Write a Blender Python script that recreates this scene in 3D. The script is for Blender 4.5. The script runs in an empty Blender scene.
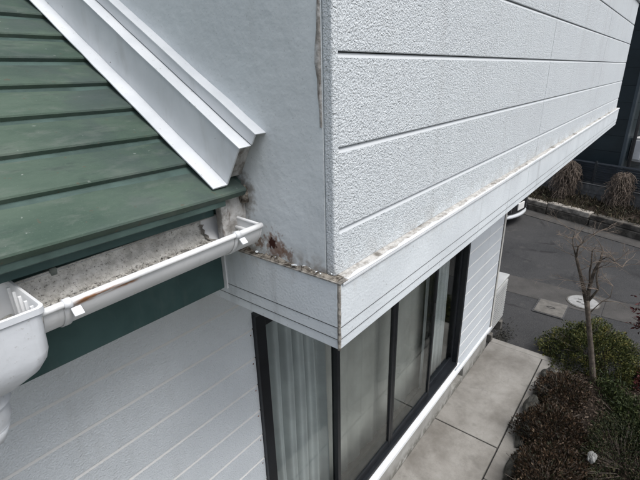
import bpy, bmesh, math, random
import numpy as np
from mathutils import Vector, Matrix, noise as mnoise

random.seed(7)
rng = np.random.default_rng(7)
S = bpy.context.scene
COL = S.collection
H = 2.83            # height of the balcony's underside above the path

# ------------------------------------------------------------------ camera
cam_d = bpy.data.cameras.new('camera')
cam = bpy.data.objects.new('camera', cam_d)
COL.objects.link(cam)
S.camera = cam
cam_d.sensor_fit = 'HORIZONTAL'
cam_d.sensor_width = 36.0
cam_d.lens = 36.0 * 427.438 / 640.0
cam_d.clip_start = 0.02
cam_d.clip_end = 600.0
yaw, pitch, roll = math.radians(39.0682), math.radians(-21.1972), math.radians(-1.4273)
fw = Vector((math.cos(pitch) * math.cos(yaw), math.cos(pitch) * math.sin(yaw), math.sin(pitch)))
r0 = Vector((math.sin(yaw), -math.cos(yaw), 0))
u0 = r0.cross(fw)
rt = math.cos(roll) * r0 + math.sin(roll) * u0
up = -math.sin(roll) * r0 + math.cos(roll) * u0
cam.matrix_world = Matrix(((rt.x, up.x, -fw.x, -0.669), (rt.y, up.y, -fw.y, -0.492),
                           (rt.z, up.z, -fw.z, 0.599 + H), (0, 0, 0, 1)))

# ------------------------------------------------------------------ sky, sun, exposure
SUN_EL, SUN_AZ = 62.0, -90.0        # degrees; azimuth measured from +X towards +Y
w = bpy.data.worlds.new('World')
S.world = w
w.use_nodes = True
nt = w.node_tree
sky = nt.nodes.new('ShaderNodeTexSky')
sky.sky_type = 'NISHITA'
sky.sun_disc = False
sky.sun_elevation = math.radians(SUN_EL)
sky.sun_rotation = math.radians(90.0 - SUN_AZ)
sky.air_density = 1.0
sky.dust_density = 4.0
sky.ozone_density = 1.0
hs = nt.nodes.new('ShaderNodeHueSaturation')
hs.inputs['Saturation'].default_value = 0.58
nt.links.new(sky.outputs['Color'], hs.inputs['Color'])
bg = nt.nodes['Background']
bg.inputs['Strength'].default_value = 0.113
nt.links.new(hs.outputs['Color'], bg.inputs['Color'])
sl = bpy.data.lights.new('sun', 'SUN')
sl.energy = 1.4
sl.angle = math.radians(35)
sl.color = (0.975, 0.985, 1.0)
sun = bpy.data.objects.new('sun', sl)
COL.objects.link(sun)
sd = Vector((math.cos(math.radians(SUN_EL)) * math.cos(math.radians(SUN_AZ)),
             math.cos(math.radians(SUN_EL)) * math.sin(math.radians(SUN_AZ)),
             math.sin(math.radians(SUN_EL))))
sun.rotation_euler = sd.to_track_quat('Z', 'Y').to_euler()
S.view_settings.view_transform = 'Standard'
S.view_settings.look = 'None'
S.view_settings.gamma = 1.0
S.view_settings.exposure = 0.72
S.view_settings.use_curve_mapping = False

# ------------------------------------------------------------------ materials
class NT:
    def __init__(self, name):
        self.m = bpy.data.materials.new(name)
        self.m.use_nodes = True
        self.t = self.m.node_tree
        self.n = self.t.nodes
        self.b = self.n['Principled BSDF']
        g = self.n.new('ShaderNodeNewGeometry')
        self.pos = g.outputs['Position']
        self.nrm = g.outputs['Normal']
        oi = self.n.new('ShaderNodeObjectInfo')
        self.rand = oi.outputs['Random']

    def link(self, a, b):
        self.t.links.new(a, b)

    def scale(self, v, s):
        k = self.n.new('ShaderNodeMapping')
        k.inputs['Scale'].default_value = s
        self.link(v, k.inputs['Vector'])
        return k.outputs['Vector']

    def noise(self, sc, det=4, rough=0.55, vec=None, dist=0.0):
        k = self.n.new('ShaderNodeTexNoise')
        k.inputs['Scale'].default_value = sc
        k.inputs['Detail'].default_value = det
        k.inputs['Roughness'].default_value = rough
        k.inputs['Distortion'].default_value = dist
        self.link(vec or self.pos, k.inputs['Vector'])
        return k.outputs['Fac']

    def voro(self, sc, vec=None, feature='F1', out='Distance'):
        k = self.n.new('ShaderNodeTexVoronoi')
        k.feature = feature
        k.inputs['Scale'].default_value = sc
        self.link(vec or self.pos, k.inputs['Vector'])
        return k.outputs[out]

    def rng(self, v, a, b, c=0.0, d=1.0, smooth=True):
        k = self.n.new('ShaderNodeMapRange')
        if smooth:
            k.interpolation_type = 'SMOOTHSTEP'
        for i, x in enumerate((a, b, c, d)):
            k.inputs[i + 1].default_value = x
        self.link(v, k.inputs[0])
        return k.outputs[0]

    def math(self, op, a, b=0.0, c=None):
        k = self.n.new('ShaderNodeMath')
        k.operation = op
        for i, x in enumerate((a, b) if c is None else (a, b, c)):
            if isinstance(x, (int, float)):
                k.inputs[i].default_value = x
            else:
                self.link(x, k.inputs[i])
        return k.outputs[0]

    def sep(self, v=None):
        k = self.n.new('ShaderNodeSeparateXYZ')
        self.link(v or self.pos, k.inputs[0])
        return k.outputs

    def mix(self, f, a, b):
        k = self.n.new('ShaderNodeMix')
        k.data_type = 'RGBA'
        ins = [i for i in k.inputs if i.type == 'RGBA']
        if isinstance(f, (int, float)):
            k.inputs[0].default_value = f
        else:
            self.link(f, k.inputs[0])
        for i, x in zip(ins, (a, b)):
            if isinstance(x, (tuple, list)):
                i.default_value = (*x, 1.0)
            else:
                self.link(x, i)
        return [o for o in k.outputs if o.type == 'RGBA'][0]

    def bump(self, h, dist, strength=1.0, prev=None):
        k = self.n.new('ShaderNodeBump')
        k.inputs['Strength'].default_value = strength
        k.inputs['Distance'].default_value = dist
        self.link(h, k.inputs['Height'])
        if prev is not None:
            self.link(prev, k.inputs['Normal'])
        return k.outputs[0]

    def done(self, col, rough=0.7, nrm=None, spec=0.35, metal=0.0):
        if isinstance(col, (tuple, list)):
            self.b.inputs['Base Color'].default_value = (*col, 1.0)
        else:
            self.link(col, self.b.inputs['Base Color'])
        if isinstance(rough, (int, float)):
            self.b.inputs['Roughness'].default_value = rough
        else:
            self.link(rough, self.b.inputs['Roughness'])
        self.b.inputs['Specular IOR Level'].default_value = spec
        self.b.inputs['Metallic'].default_value = metal
        if nrm is not None:
            self.link(nrm, self.b.inputs['Normal'])
        return self.m


def k3(c, f):
    return tuple(x * f for x in c)


def plain(name, c, rough=0.6, var=0.12, sc=6.0, bump=0.0, bsc=80.0, spec=0.35, metal=0.0, rv=0.0):
    t = NT(name)
    f = t.rng(t.noise(sc, 5), 0.3, 0.7)
    col = t.mix(f, k3(c, 1 - var), k3(c, 1 + var))
    if rv:
        col = t.mix(t.math('MULTIPLY', t.rand, rv), col, k3(c, 0.45))
    n = t.bump(t.noise(bsc, 3), bump) if bump else None
    return t.done(col, rough, n, spec, metal)


M = {}
# painted siding of the ground floor
t = NT('siding_paint')
f = t.rng(t.noise(2.2, 5), 0.35, 0.7)
c = t.mix(f, (0.67, 0.71, 0.735), (0.73, 0.77, 0.795))
st = t.rng(t.noise(9, 4, vec=t.scale(t.pos, (1, 1, 0.12))), 0.56, 0.75)
c = t.mix(t.math('MULTIPLY', st, 0.16), c, (0.36, 0.36, 0.33))
c = t.mix(t.math('MULTIPLY', t.rand, 0.07), c, (0.5, 0.52, 0.55))
nz_ = t.rng(t.sep(t.nrm)[2], 0.25, 0.5)
c = t.mix(t.math('MULTIPLY', nz_, 0.85), c, (0.66, 0.645, 0.61))
n = t.bump(t.math('MULTIPLY', t.noise(170, 3, 0.6), t.math('SUBTRACT', 1.0, nz_)), 0.0075, 0.9)
n = t.bump(t.noise(70, 2), 0.003, 0.7, n)
M['siding'] = t.done(c, 0.72, n, 0.25)
# rough sprayed stucco of the balcony
t = NT('rough_stucco')
flat = t.rng(t.sep(t.nrm)[2], 0.45, 0.25)
hgt = t.math('MULTIPLY', t.math('SUBTRACT', t.noise(225, 3, 0.6, dist=0.3), 0.5), flat)
f = t.rng(hgt, -0.20, 0.02)
c = t.mix(f, (0.585, 0.63, 0.655), (0.745, 0.79, 0.81))
c = t.mix(t.math('MULTIPLY', t.rng(t.noise(13, 4, vec=t.scale(t.pos, (1, 1, 0.08))), 0.55, 0.75), 0.18), c, (0.42, 0.42, 0.41))
c = t.mix(t.math('MULTIPLY', t.rng(t.noise(1.6, 4), 0.45, 0.75), 0.25), c, (0.60, 0.62, 0.64))
c = t.mix(t.math('MULTIPLY', t.rand, 0.06), c, (0.5, 0.52, 0.55))
c = t.mix(t.math('MULTIPLY', t.math('SUBTRACT', 1.0, flat), 0.85), c, (0.47, 0.49, 0.50))
zz = t.sep()[2]
low = t.math('MULTIPLY', t.rng(zz, H + 0.25, H + 0.18), t.rng(t.noise(14, 4), 0.4, 0.66))
c = t.mix(t.math('MULTIPLY', low, 0.3), c, (0.33, 0.30, 0.26))
n = t.bump(hgt, 0.0088, 1.0)
n = t.bump(t.math('MULTIPLY', t.noise(75, 2), flat), 0.004, 0.8, n)
M['stucco'] = t.done(c, 0.8, n, 0.2)
# smooth coat of the balcony's end wall, rust breaking through near its foot
t = NT('smooth_stucco')
f = t.rng(t.noise(3, 5), 0.3, 0.7)
c = t.mix(f, (0.575, 0.61, 0.62), (0.65, 0.69, 0.70))
st = t.rng(t.noise(16, 4, vec=t.scale(t.pos, (1, 1, 0.10))), 0.54, 0.78)
c = t.mix(t.math('MULTIPLY', st, 0.14), c, (0.33, 0.33, 0.31))
c = t.mix(t.math('MULTIPLY', t.rng(t.noise(240, 2), 0.66, 0.74), 0.5), c, (0.30, 0.30, 0.30))
zz = t.sep()[2]
low = t.math('MULTIPLY', t.rng(zz, H + 0.235, H + 0.18), t.rng(t.noise(28, 5), 0.36, 0.62))
c = t.mix(t.math('MULTIPLY', low, 0.75), c, (0.22, 0.18, 0.14))
def spot(t, p, r0, r1, nsc, amp):
    k = t.n.new('ShaderNodeVectorMath'); k.operation = 'DISTANCE'
    t.link(t.pos, k.inputs[0]); k.inputs[1].default_value = p
    d = t.math('ADD', k.outputs['Value'], t.math('MULTIPLY', t.math('SUBTRACT', t.noise(nsc, 5), 0.5), amp))
    return t.rng(d, r1, r0)
c = t.mix(t.math('MULTIPLY', spot(t, (0.02, 0.205, H + 0.207), 0.014, 0.046, 85, 0.12), 0.8), c, (0.19, 0.095, 0.055))
c = t.mix(spot(t, (0.02, 0.213, H + 0.213), 0.012, 0.018, 90, 0.036), c, (0.045, 0.015, 0.010))
c = t.mix(t.math('MULTIPLY', spot(t, (0.02, 0.262, H + 0.209), 0.006, 0.024, 90, 0.07), 0.8), c, (0.20, 0.12, 0.075))
c = t.mix(t.math('MULTIPLY', spot(t, (0.02, 0.165, H + 0.200), 0.006, 0.022, 100, 0.07), 0.8), c, (0.18, 0.10, 0.06))
c = t.mix(t.math('MULTIPLY', spot(t, (0.02, 0.318, H + 0.325), 0.03, 0.07, 60, 0.11), 0.75), c, (0.20, 0.18, 0.155))
n = t.bump(t.noise(45, 3), 0.0018, 0.8)
n = t.bump(t.noise(9, 3), 0.006, 0.6, n)
M['smooth'] = t.done(c, 0.7, n, 0.25)
# painted band below the balcony
t = NT('band_paint')
f = t.rng(t.noise(5, 5), 0.3, 0.7)
c = t.mix(f, (0.615, 0.655, 0.675), (0.695, 0.738, 0.757))
st = t.rng(t.noise(22, 4, vec=t.scale(t.pos, (1, 1, 0.07))), 0.56, 0.74)
c = t.mix(t.math('MULTIPLY', st, 0.32), c, (0.30, 0.31, 0.31))
zz = t.sep()[2]
top = t.math('MULTIPLY', t.rng(zz, H + 0.10, H + 0.18), t.rng(t.noise(40, 4), 0.45, 0.7))
c = t.mix(t.math('MULTIPLY', top, 0.30), c, (0.34, 0.31, 0.27))
c = t.mix(t.math('MULTIPLY', t.rng(t.noise(70, 4), 0.64, 0.72), 0.5), c, (0.33, 0.33, 0.32))
n = t.bump(t.noise(150, 2), 0.0016, 0.7)
n = t.bump(t.noise(40, 3), 0.0014, 0.6, n)
M['band'] = t.done(c, 0.62, n, 0.3)
# caked dirt
t = NT('caked_dirt')
f = t.noise(60, 6, 0.65)
c = t.mix(t.rng(f, 0.38, 0.64), (0.060, 0.050, 0.040), (0.30, 0.275, 0.235))
c = t.mix(t.rng(t.noise(36, 4), 0.58, 0.68), c, (0.62, 0.61, 0.58))
c = t.mix(t.math('MULTIPLY', t.rng(t.noise(25, 4), 0.62, 0.72), 0.6), c, (0.20, 0.10, 0.05))
M['dirt'] = t.done(c, 0.95, t.bump(f, 0.008), 0.1)
t = NT('ledge_grime')
f = t.noise(60, 6, 0.65)
c = t.mix(t.rng(f, 0.35, 0.62), (0.30, 0.285, 0.26), (0.52, 0.51, 0.485))
c = t.mix(t.rng(t.noise(5, 5, 0.65), 0.54, 0.64), c, (0.12, 0.108, 0.09))
M['grime'] = t.done(c, 0.95, t.bump(f, 0.004), 0.1)
# white painted metal flashing
t = NT('white_metal')
c = t.mix(t.rng(t.noise(7, 4), 0.3, 0.7), (0.60, 0.625, 0.64), (0.71, 0.73, 0.74))
c = t.mix(t.math('MULTIPLY', t.rng(t.noise(90, 4, 0.7), 0.63, 0.70), 0.55), c, (0.30, 0.29, 0.26))
M['white_metal'] = t.done(c, 0.45, t.bump(t.noise(30, 3), 0.0012, 0.6), 0.4)
t = NT('grimy_white_sheet')
c = t.mix(t.rng(t.noise(6, 5), 0.3, 0.7), (0.55, 0.575, 0.585), (0.65, 0.67, 0.68))
st = t.rng(t.noise(30, 5, 0.62, vec=t.scale(t.pos, (1, 0.5, 0.15))), 0.53, 0.76)
c = t.mix(t.math('MULTIPLY', st, 0.30), c, (0.36, 0.35, 0.32))
c = t.mix(t.rng(t.noise(75, 3), 0.735, 0.76), c, (0.10, 0.09, 0.08))
M['sheet'] = t.done(c, 0.5, t.bump(t.noise(12, 3), 0.004, 0.6), 0.35)
M['trim'] = plain('cream_trim', (0.60, 0.585, 0.54), 0.6, 0.1, 8, 0.001)
M['white_trim'] = plain('white_trim', (0.74, 0.755, 0.765), 0.5, 0.07, 8, 0.001)
M['caulk'] = plain('dirty_caulk', (0.24, 0.225, 0.20), 0.8, 0.6, 60, 0.003, 120)
t = NT('stained_closer')
c = t.mix(t.rng(t.noise(20, 5, 0.6), 0.35, 0.65), (0.36, 0.345, 0.32), (0.54, 0.535, 0.52))
c = t.mix(t.math('MULTIPLY', t.rng(t.noise(60, 4, vec=t.scale(t.pos, (1, 1, 0.3))), 0.57, 0.70), 0.8), c, (0.15, 0.12, 0.10))
c = t.mix(t.math('MULTIPLY', t.rng(t.noise(26, 5, 0.65), 0.44, 0.60), 0.6), c, (0.13, 0.115, 0.095))
M['closer'] = t.done(c, 0.8, t.bump(t.noise(90, 4), 0.003), 0.2)
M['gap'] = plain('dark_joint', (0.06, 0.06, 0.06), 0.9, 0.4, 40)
# green painted roof metal
t = NT('green_roof_paint')
f = t.rng(t.noise(4.5, 6, 0.62, vec=t.scale(t.pos, (0.7, 1.6, 1.6))), 0.30, 0.68)
c = t.mix(f, (0.042, 0.070, 0.052), (0.080, 0.114, 0.086))
c = t.mix(t.math('MULTIPLY', t.rng(t.noise(9, 5, vec=t.scale(t.pos, (0.5, 1, 1))), 0.55, 0.72), 0.45), c, (0.055, 0.075, 0.074))
c = t.mix(t.math('MULTIPLY', t.rng(t.noise(300, 2), 0.6, 0.72), 0.5), c, (0.09, 0.13, 0.10))
c = t.mix(t.math('MULTIPLY', t.rng(t.noise(55, 3), 0.70, 0.75), 0.6), c, (0.30, 0.33, 0.30))
c = t.mix(t.math('MULTIPLY', t.rand, 0.18), c, (0.10, 0.145, 0.125))
n = t.bump(t.noise(190, 2), 0.0008, 0.6)
n = t.bump(t.noise(9, 3), 0.010, 0.6, n)
px_, py_, _ = t.sep()
c = t.mix(t.math('MULTIPLY', t.rng(t.noise(24, 6, 0.7, vec=t.scale(t.pos, (0.45, 1, 1))), 0.50, 0.70), 0.5), c, (0.125, 0.145, 0.125))
c = t.mix(t.math('MULTIPLY', t.rng(t.noise(16, 6, 0.7, vec=t.scale(t.pos, (0.35, 1.2, 1.2))), 0.54, 0.70), 0.55), c, (0.036, 0.050, 0.046))
c = t.mix(t.math('MULTIPLY', t.rng(t.noise(48, 4, 0.65), 0.655, 0.69), 0.6), c, (0.095, 0.075, 0.055))
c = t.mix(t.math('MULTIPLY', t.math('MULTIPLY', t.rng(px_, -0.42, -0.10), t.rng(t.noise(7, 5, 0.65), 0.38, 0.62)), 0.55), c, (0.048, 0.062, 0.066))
M['roof'] = t.done(c, t.rng(t.noise(6, 4), 0.3, 0.7, 0.55, 0.8), n, 0.22)
M['roof_edge'] = plain('green_edge_paint', (0.055, 0.088, 0.078), 0.5, 0.25, 14, 0.001)
t = NT('green_fascia_paint')
c = t.mix(t.rng(t.noise(9, 5), 0.3, 0.7), (0.035, 0.072, 0.070), (0.058, 0.108, 0.104))
c = t.mix(t.math('MULTIPLY', t.rng(t.noise(30, 4, vec=t.scale(t.pos, (1, 1, 0.2))), 0.55, 0.75), 0.3), c, (0.12, 0.15, 0.14))
M['fascia'] = t.done(c, 0.45, t.bump(t.noise(20, 3), 0.002, 0.5), 0.35)
M['patch'] = plain('grey_sealant', (0.13, 0.145, 0.13), 0.7, 0.3, 50, 0.003)
# gutter plastic outside and the soiled inside
t = NT('gutter_plastic')
c = t.mix(t.rng(t.noise(10, 4), 0.3, 0.7), (0.68, 0.69, 0.69), (0.78, 0.785, 0.78))
px, py, pz = t.sep()
rm = t.math('MULTIPLY', t.rng(px, -0.452, -0.430), t.rng(px, -0.318, -0.340))
rm = t.math('MULTIPLY', rm, t.rng(t.noise(26, 4, vec=t.scale(t.pos, (0.5, 1, 2.5))), 0.34, 0.48))
lz = t.math('SUBTRACT', pz, t.math('MULTIPLY_ADD', px, 0.020, H + 0.2684))
lz = t.math('ADD', lz, t.math('MULTIPLY', t.math('SUBTRACT', t.noise(30, 3), 0.5), 0.010))
rm = t.math('MULTIPLY', rm, t.math('MULTIPLY', t.rng(lz, -0.0135, -0.008), t.rng(lz, 0.0035, -0.001)))
c = t.mix(t.math('MULTIPLY', rm, 0.95), c, (0.33, 0.14, 0.045))
st = t.rng(t.noise(34, 4, vec=t.scale(t.pos, (1, 0.3, 0.12))), 0.55, 0.76)
c = t.mix(t.math('MULTIPLY', st, 0.25), c, (0.30, 0.29, 0.26))
M['gutter'] = t.done(c, 0.42, t.bump(t.noise(60, 2), 0.0005), 0.4)
t = NT('gutter_soiled_inside')
f = t.noise(58, 6, 0.72)
c = t.mix(t.rng(f, 0.36, 0.62), (0.42, 0.405, 0.37), (0.62, 0.605, 0.565))
c = t.mix(t.rng(t.noise(230, 4, 0.7), 0.56, 0.66), c, (0.17, 0.162, 0.142))
c = t.mix(t.math('MULTIPLY', t.rng(t.noise(15, 4), 0.52, 0.72), 0.30), c, (0.20, 0.19, 0.165))
M['soiled'] = t.done(c, 0.9, t.bump(f, 0.004), 0.12)
M['crumb'] = plain('lichen_crumbs', (0.40, 0.385, 0.35), 0.95, 0.75, 90, 0.0)
t = NT('hopper_plastic')
c = t.mix(t.rng(t.noise(9, 5), 0.3, 0.7), (0.56, 0.585, 0.61), (0.64, 0.665, 0.69))
st = t.rng(t.noise(26, 5, 0.6, vec=t.scale(t.pos, (1, 1, 0.12))), 0.52, 0.74)
c = t.mix(t.math('MULTIPLY', st, 0.30), c, (0.30, 0.30, 0.28))
c = t.mix(t.math('MULTIPLY', t.rng(t.noise(120, 4, 0.7), 0.62, 0.70), 0.5), c, (0.34, 0.33, 0.30))
M['hopper'] = t.done(c, 0.45, t.bump(t.noise(60, 3), 0.0006), 0.4)
M['rust'] = plain('rust', (0.16, 0.06, 0.03), 0.9, 0.5, 60, 0.002)
M['black_al'] = plain('black_aluminium', (0.013, 0.015, 0.018), 0.35, 0.2, 10, 0.0, 80, 0.45)
M['grey_al'] = plain('dark_grey_aluminium', (0.05, 0.052, 0.055), 0.4, 0.15, 10, 0.0, 80, 0.45)
t = NT('window_glass')
gl = t.n.new('ShaderNodeBsdfGlossy'); gl.inputs['Roughness'].default_value = 0.02
gl.inputs['Color'].default_value = (0.9, 0.93, 0.93, 1)
tr = t.n.new('ShaderNodeBsdfTransparent'); tr.inputs['Color'].default_value = (0.86, 0.875, 0.87, 1)
lw = t.n.new('ShaderNodeLayerWeight'); lw.inputs['Blend'].default_value = 0.5
mx = t.n.new('ShaderNodeMixShader')
t.link(t.bump(t.noise(3, 2), 0.0015, 0.5), gl.inputs['Normal'])
t.link(t.math('MULTIPLY_ADD', t.math('POWER', lw.outputs['Facing'], 5.0), 0.9, 0.035), mx.inputs[0]); t.link(tr.outputs[0], mx.inputs[1]); t.link(gl.outputs[0], mx.inputs[2])
t.link(mx.outputs[0], t.n['Material Output'].inputs['Surface'])
M['glass'] = t.m
def curtain_mat(name, c, tran):
    t = NT(name)
    col = t.mix(t.rng(t.noise(5, 4), 0.3, 0.7), k3(c, 0.9), k3(c, 1.08))
    t.done(col, 0.9, t.bump(t.noise(500, 1), 0.0004), 0.1)
    return t.m
M['lace'] = curtain_mat('lace_curtain', (0.56, 0.59, 0.59), 0.2)
M['beige_cloth'] = curtain_mat('beige_curtain', (0.52, 0.515, 0.48), 0.2)
M['dark_room'] = plain('dark_room', (0.05, 0.048, 0.045), 0.9)
# concrete, asphalt, soil
t = NT('path_concrete')
f = t.rng(t.noise(1.8, 8, 0.68, dist=0.2), 0.30, 0.70)
c = t.mix(f, (0.158, 0.146, 0.128), (0.325, 0.312, 0.286))
c = t.mix(t.math('MULTIPLY', t.rng(t.noise(5, 8, 0.75, dist=0.3), 0.52, 0.72), 0.45), c, (0.12, 0.113, 0.10))
c = t.mix(t.rng(t.noise(320, 3, 0.7), 0.52, 0.70), c, (0.17, 0.165, 0.15))
c = t.mix(t.math('MULTIPLY', t.rng(t.noise(150, 2), 0.66, 0.72), 0.5), c, (0.13, 0.125, 0.115))
c = t.mix(t.math('MULTIPLY', t.rand, 0.12), c, (0.2, 0.195, 0.18))
M['concrete'] = t.done(c, 0.85, t.bump(t.noise(60, 5, 0.6), 0.003, 0.7), 0.2)
t = NT('foundation_concrete')
c = t.mix(t.rng(t.noise(4, 6), 0.3, 0.7), (0.27, 0.262, 0.24), (0.38, 0.375, 0.35))
c = t.mix(t.math('MULTIPLY', t.rng(t.sep()[2], 0.14, 0.0), t.rng(t.noise(20, 4), 0.35, 0.6)), c, (0.16, 0.155, 0.135))
M['foundation'] = t.done(c, 0.85, t.bump(t.noise(80, 4), 0.002, 0.7), 0.2)
t = NT('asphalt')
f = t.rng(t.noise(0.9, 6, 0.6, dist=0.5), 0.30, 0.70)
c = t.mix(f, (0.032, 0.033, 0.034), (0.052, 0.052, 0.052))
c = t.mix(t.rng(t.noise(150, 3, 0.75), 0.52, 0.68), c, (0.115, 0.113, 0.11))
c = t.mix(t.math('MULTIPLY', t.rng(t.noise(4, 5), 0.58, 0.75), 0.5), c, (0.10, 0.096, 0.088))
cr = t.voro(0.55, vec=t.scale(t.pos, (1, 1, 0)), feature='DISTANCE_TO_EDGE')
cr = t.math('MULTIPLY', t.rng(t.math('ADD', cr, t.math('MULTIPLY', t.math('SUBTRACT', t.noise(5, 4), 0.5), 0.10)), 0.010, 0.002), t.rng(t.noise(0.8, 2), 0.45, 0.6))
c = t.mix(t.math('MULTIPLY', cr, 0.7), c, (0.02, 0.02, 0.02))
M['asphalt'] = t.done(c, 0.88, t.bump(t.noise(230, 3, 0.7), 0.006), 0.2)
t = NT('road_edge_concrete')
f = t.rng(t.noise(3, 6), 0.3, 0.7)
c = t.mix(f, (0.050, 0.048, 0.045), (0.080, 0.076, 0.071))
c = t.mix(t.rng(t.noise(160, 2), 0.62, 0.74), c, (0.19, 0.185, 0.17))
c = t.mix(t.math('MULTIPLY', t.rand, 0.25), c, (0.07, 0.068, 0.065))
M['kerb'] = t.done(c, 0.9, t.bump(t.noise(120, 3), 0.004), 0.2)
M['lid'] = plain('lid_concrete', (0.125, 0.118, 0.105), 0.85, 0.2, 12, 0.002, 120)
M['lid_pale'] = plain('pale_lid', (0.27, 0.27, 0.26), 0.7, 0.18, 14, 0.002, 90)
M['iron'] = plain('dark_iron', (0.04, 0.038, 0.035), 0.6, 0.3, 30)
t = NT('garden_soil')
c = t.mix(t.rng(t.noise(7, 6, 0.7), 0.3, 0.7), (0.022, 0.017, 0.013), (0.060, 0.047, 0.037))
c = t.mix(t.rng(t.noise(60, 4, 0.7), 0.58, 0.7), c, (0.10, 0.075, 0.05))
M['soil'] = t.done(c, 0.95, t.bump(t.noise(35, 6, 0.7), 0.04), 0.1)
t = NT('terrain_earth')
c = t.mix(t.rng(t.noise(0.5, 6), 0.3, 0.7), (0.05, 0.05, 0.04), (0.09, 0.085, 0.065))
M['earth'] = t.done(c, 0.95, None, 0.1)
M['rock'] = plain('garden_rock', (0.055, 0.054, 0.047), 0.9, 0.5, 9, 0.01, 40, 0.2, 0, 0.3)
M['white_rock'] = plain('pale_rock', (0.19, 0.19, 0.18), 0.85, 0.3, 20, 0.004, 50)
M['planter_stone'] = plain('planter_stone', (0.10, 0.092, 0.08), 0.9, 0.6, 6, 0.02, 18, 0.2, 0, 0.4)
M['planter_pale'] = plain('planter_pale_edge', (0.27, 0.25, 0.22), 0.9, 0.5, 7, 0.015, 22, 0.2, 0, 0.3)
M['block'] = plain('grey_concrete_block', (0.125, 0.128, 0.128), 0.9, 0.3, 8, 0.003, 90, 0.2, 0, 0.3)
M['navy'] = plain('navy_metal_siding', (0.012, 0.021, 0.026), 0.45, 0.2, 2, 0.0)
M['navy_trim'] = plain('navy_trim', (0.055, 0.072, 0.085), 0.45, 0.1, 3)
M['louver'] = plain('dark_louver', (0.014, 0.018, 0.023), 0.4, 0.2, 6, 0.0, 80, 0.4, 0, 0.3)
M['grey_roof'] = plain('grey_roof_tile', (0.05, 0.052, 0.056), 0.7, 0.2, 4)
M['ac'] = plain('ac_casing', (0.50, 0.505, 0.49), 0.45, 0.06, 6)
M['bark'] = plain('grey_bark', (0.085, 0.070, 0.056), 0.9, 0.45, 22, 0.006, 70)
M['bark_dark'] = plain('dark_bark', (0.045, 0.035, 0.03), 0.9, 0.4, 22, 0.004, 70)
M['twig'] = plain('dry_twig', (0.17, 0.138, 0.112), 0.9, 0.35, 12, 0.0, 80, 0.2)


def leaf_mat(name, cols, rough=0.6, sc=22.0):
    t = NT(name)
    at = t.n.new('ShaderNodeAttribute')
    at.attribute_name = 'leaf_tone'
    rp = t.n.new('ShaderNodeValToRGB')
    el = rp.color_ramp.elements
    el[0].color = (*cols[0], 1); el[1].color = (*cols[-1], 1)
    for i, cc in enumerate(cols[1:-1]):
        e = el.new((i + 1) / (len(cols) - 1)); e.color = (*cc, 1)
    t.link(at.outputs['Fac'], rp.inputs['Fac'])
    return t.done(rp.outputs['Color'], rough, None, 0.25)


M['leaf_box'] = leaf_mat('boxwood_leaf', [(0.014, 0.021, 0.007), (0.034, 0.045, 0.013), (0.080, 0.088, 0.024), (0.17, 0.145, 0.045)])
M['leaf_brown'] = leaf_mat('brown_azalea_leaf', [(0.020, 0.022, 0.009), (0.013, 0.009, 0.005), (0.032, 0.020, 0.011), (0.056, 0.032, 0.017), (0.10, 0.072, 0.045)])
M['leaf_green'] = leaf_mat('dark_green_leaf', [(0.009, 0.013, 0.006), (0.020, 0.027, 0.010), (0.036, 0.046, 0.017), (0.075, 0.062, 0.03)])
M['leaf_grass'] = leaf_mat('moss_green_leaf', [(0.018, 0.028, 0.010), (0.038, 0.052, 0.016), (0.075, 0.088, 0.030)])
M['leaf_red'] = leaf_mat('red_leaf', [(0.020, 0.010, 0.010), (0.055, 0.012, 0.013), (0.10, 0.022, 0.02), (0.035, 0.03, 0.014)], 0.5)
M['leaf_dry'] = leaf_mat('dry_leaf', [(0.05, 0.036, 0.026), (0.11, 0.08, 0.058), (0.19, 0.15, 0.115)])
M['weed'] = leaf_mat('dry_weed', [(0.025, 0.03, 0.014), (0.06, 0.05, 0.03), (0.12, 0.10, 0.065)])
M['car_white'] = plain('pearl_car_paint', (0.55, 0.57, 0.58), 0.25, 0.03, 3, 0, 80, 0.5)
M['car_glass'] = plain('car_glass', (0.012, 0.014, 0.016), 0.06, 0.1, 3, 0, 80, 0.6)
M['car_dark'] = plain('car_dark_plastic', (0.012, 0.012, 0.013), 0.45, 0.1, 6)
M['tyre'] = plain('tyre_rubber', (0.014, 0.014, 0.014), 0.85, 0.2, 20)
M['chrome'] = plain('bright_metal', (0.55, 0.56, 0.57), 0.2, 0.05, 6, 0, 80, 0.5, 0.9)
M['plate'] = plain('licence_plate_white', (0.72, 0.72, 0.70), 0.5, 0.04)
M['lamp'] = plain('headlight_lens', (0.5, 0.52, 0.54), 0.1, 0.1, 8, 0, 80, 0.6)

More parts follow.
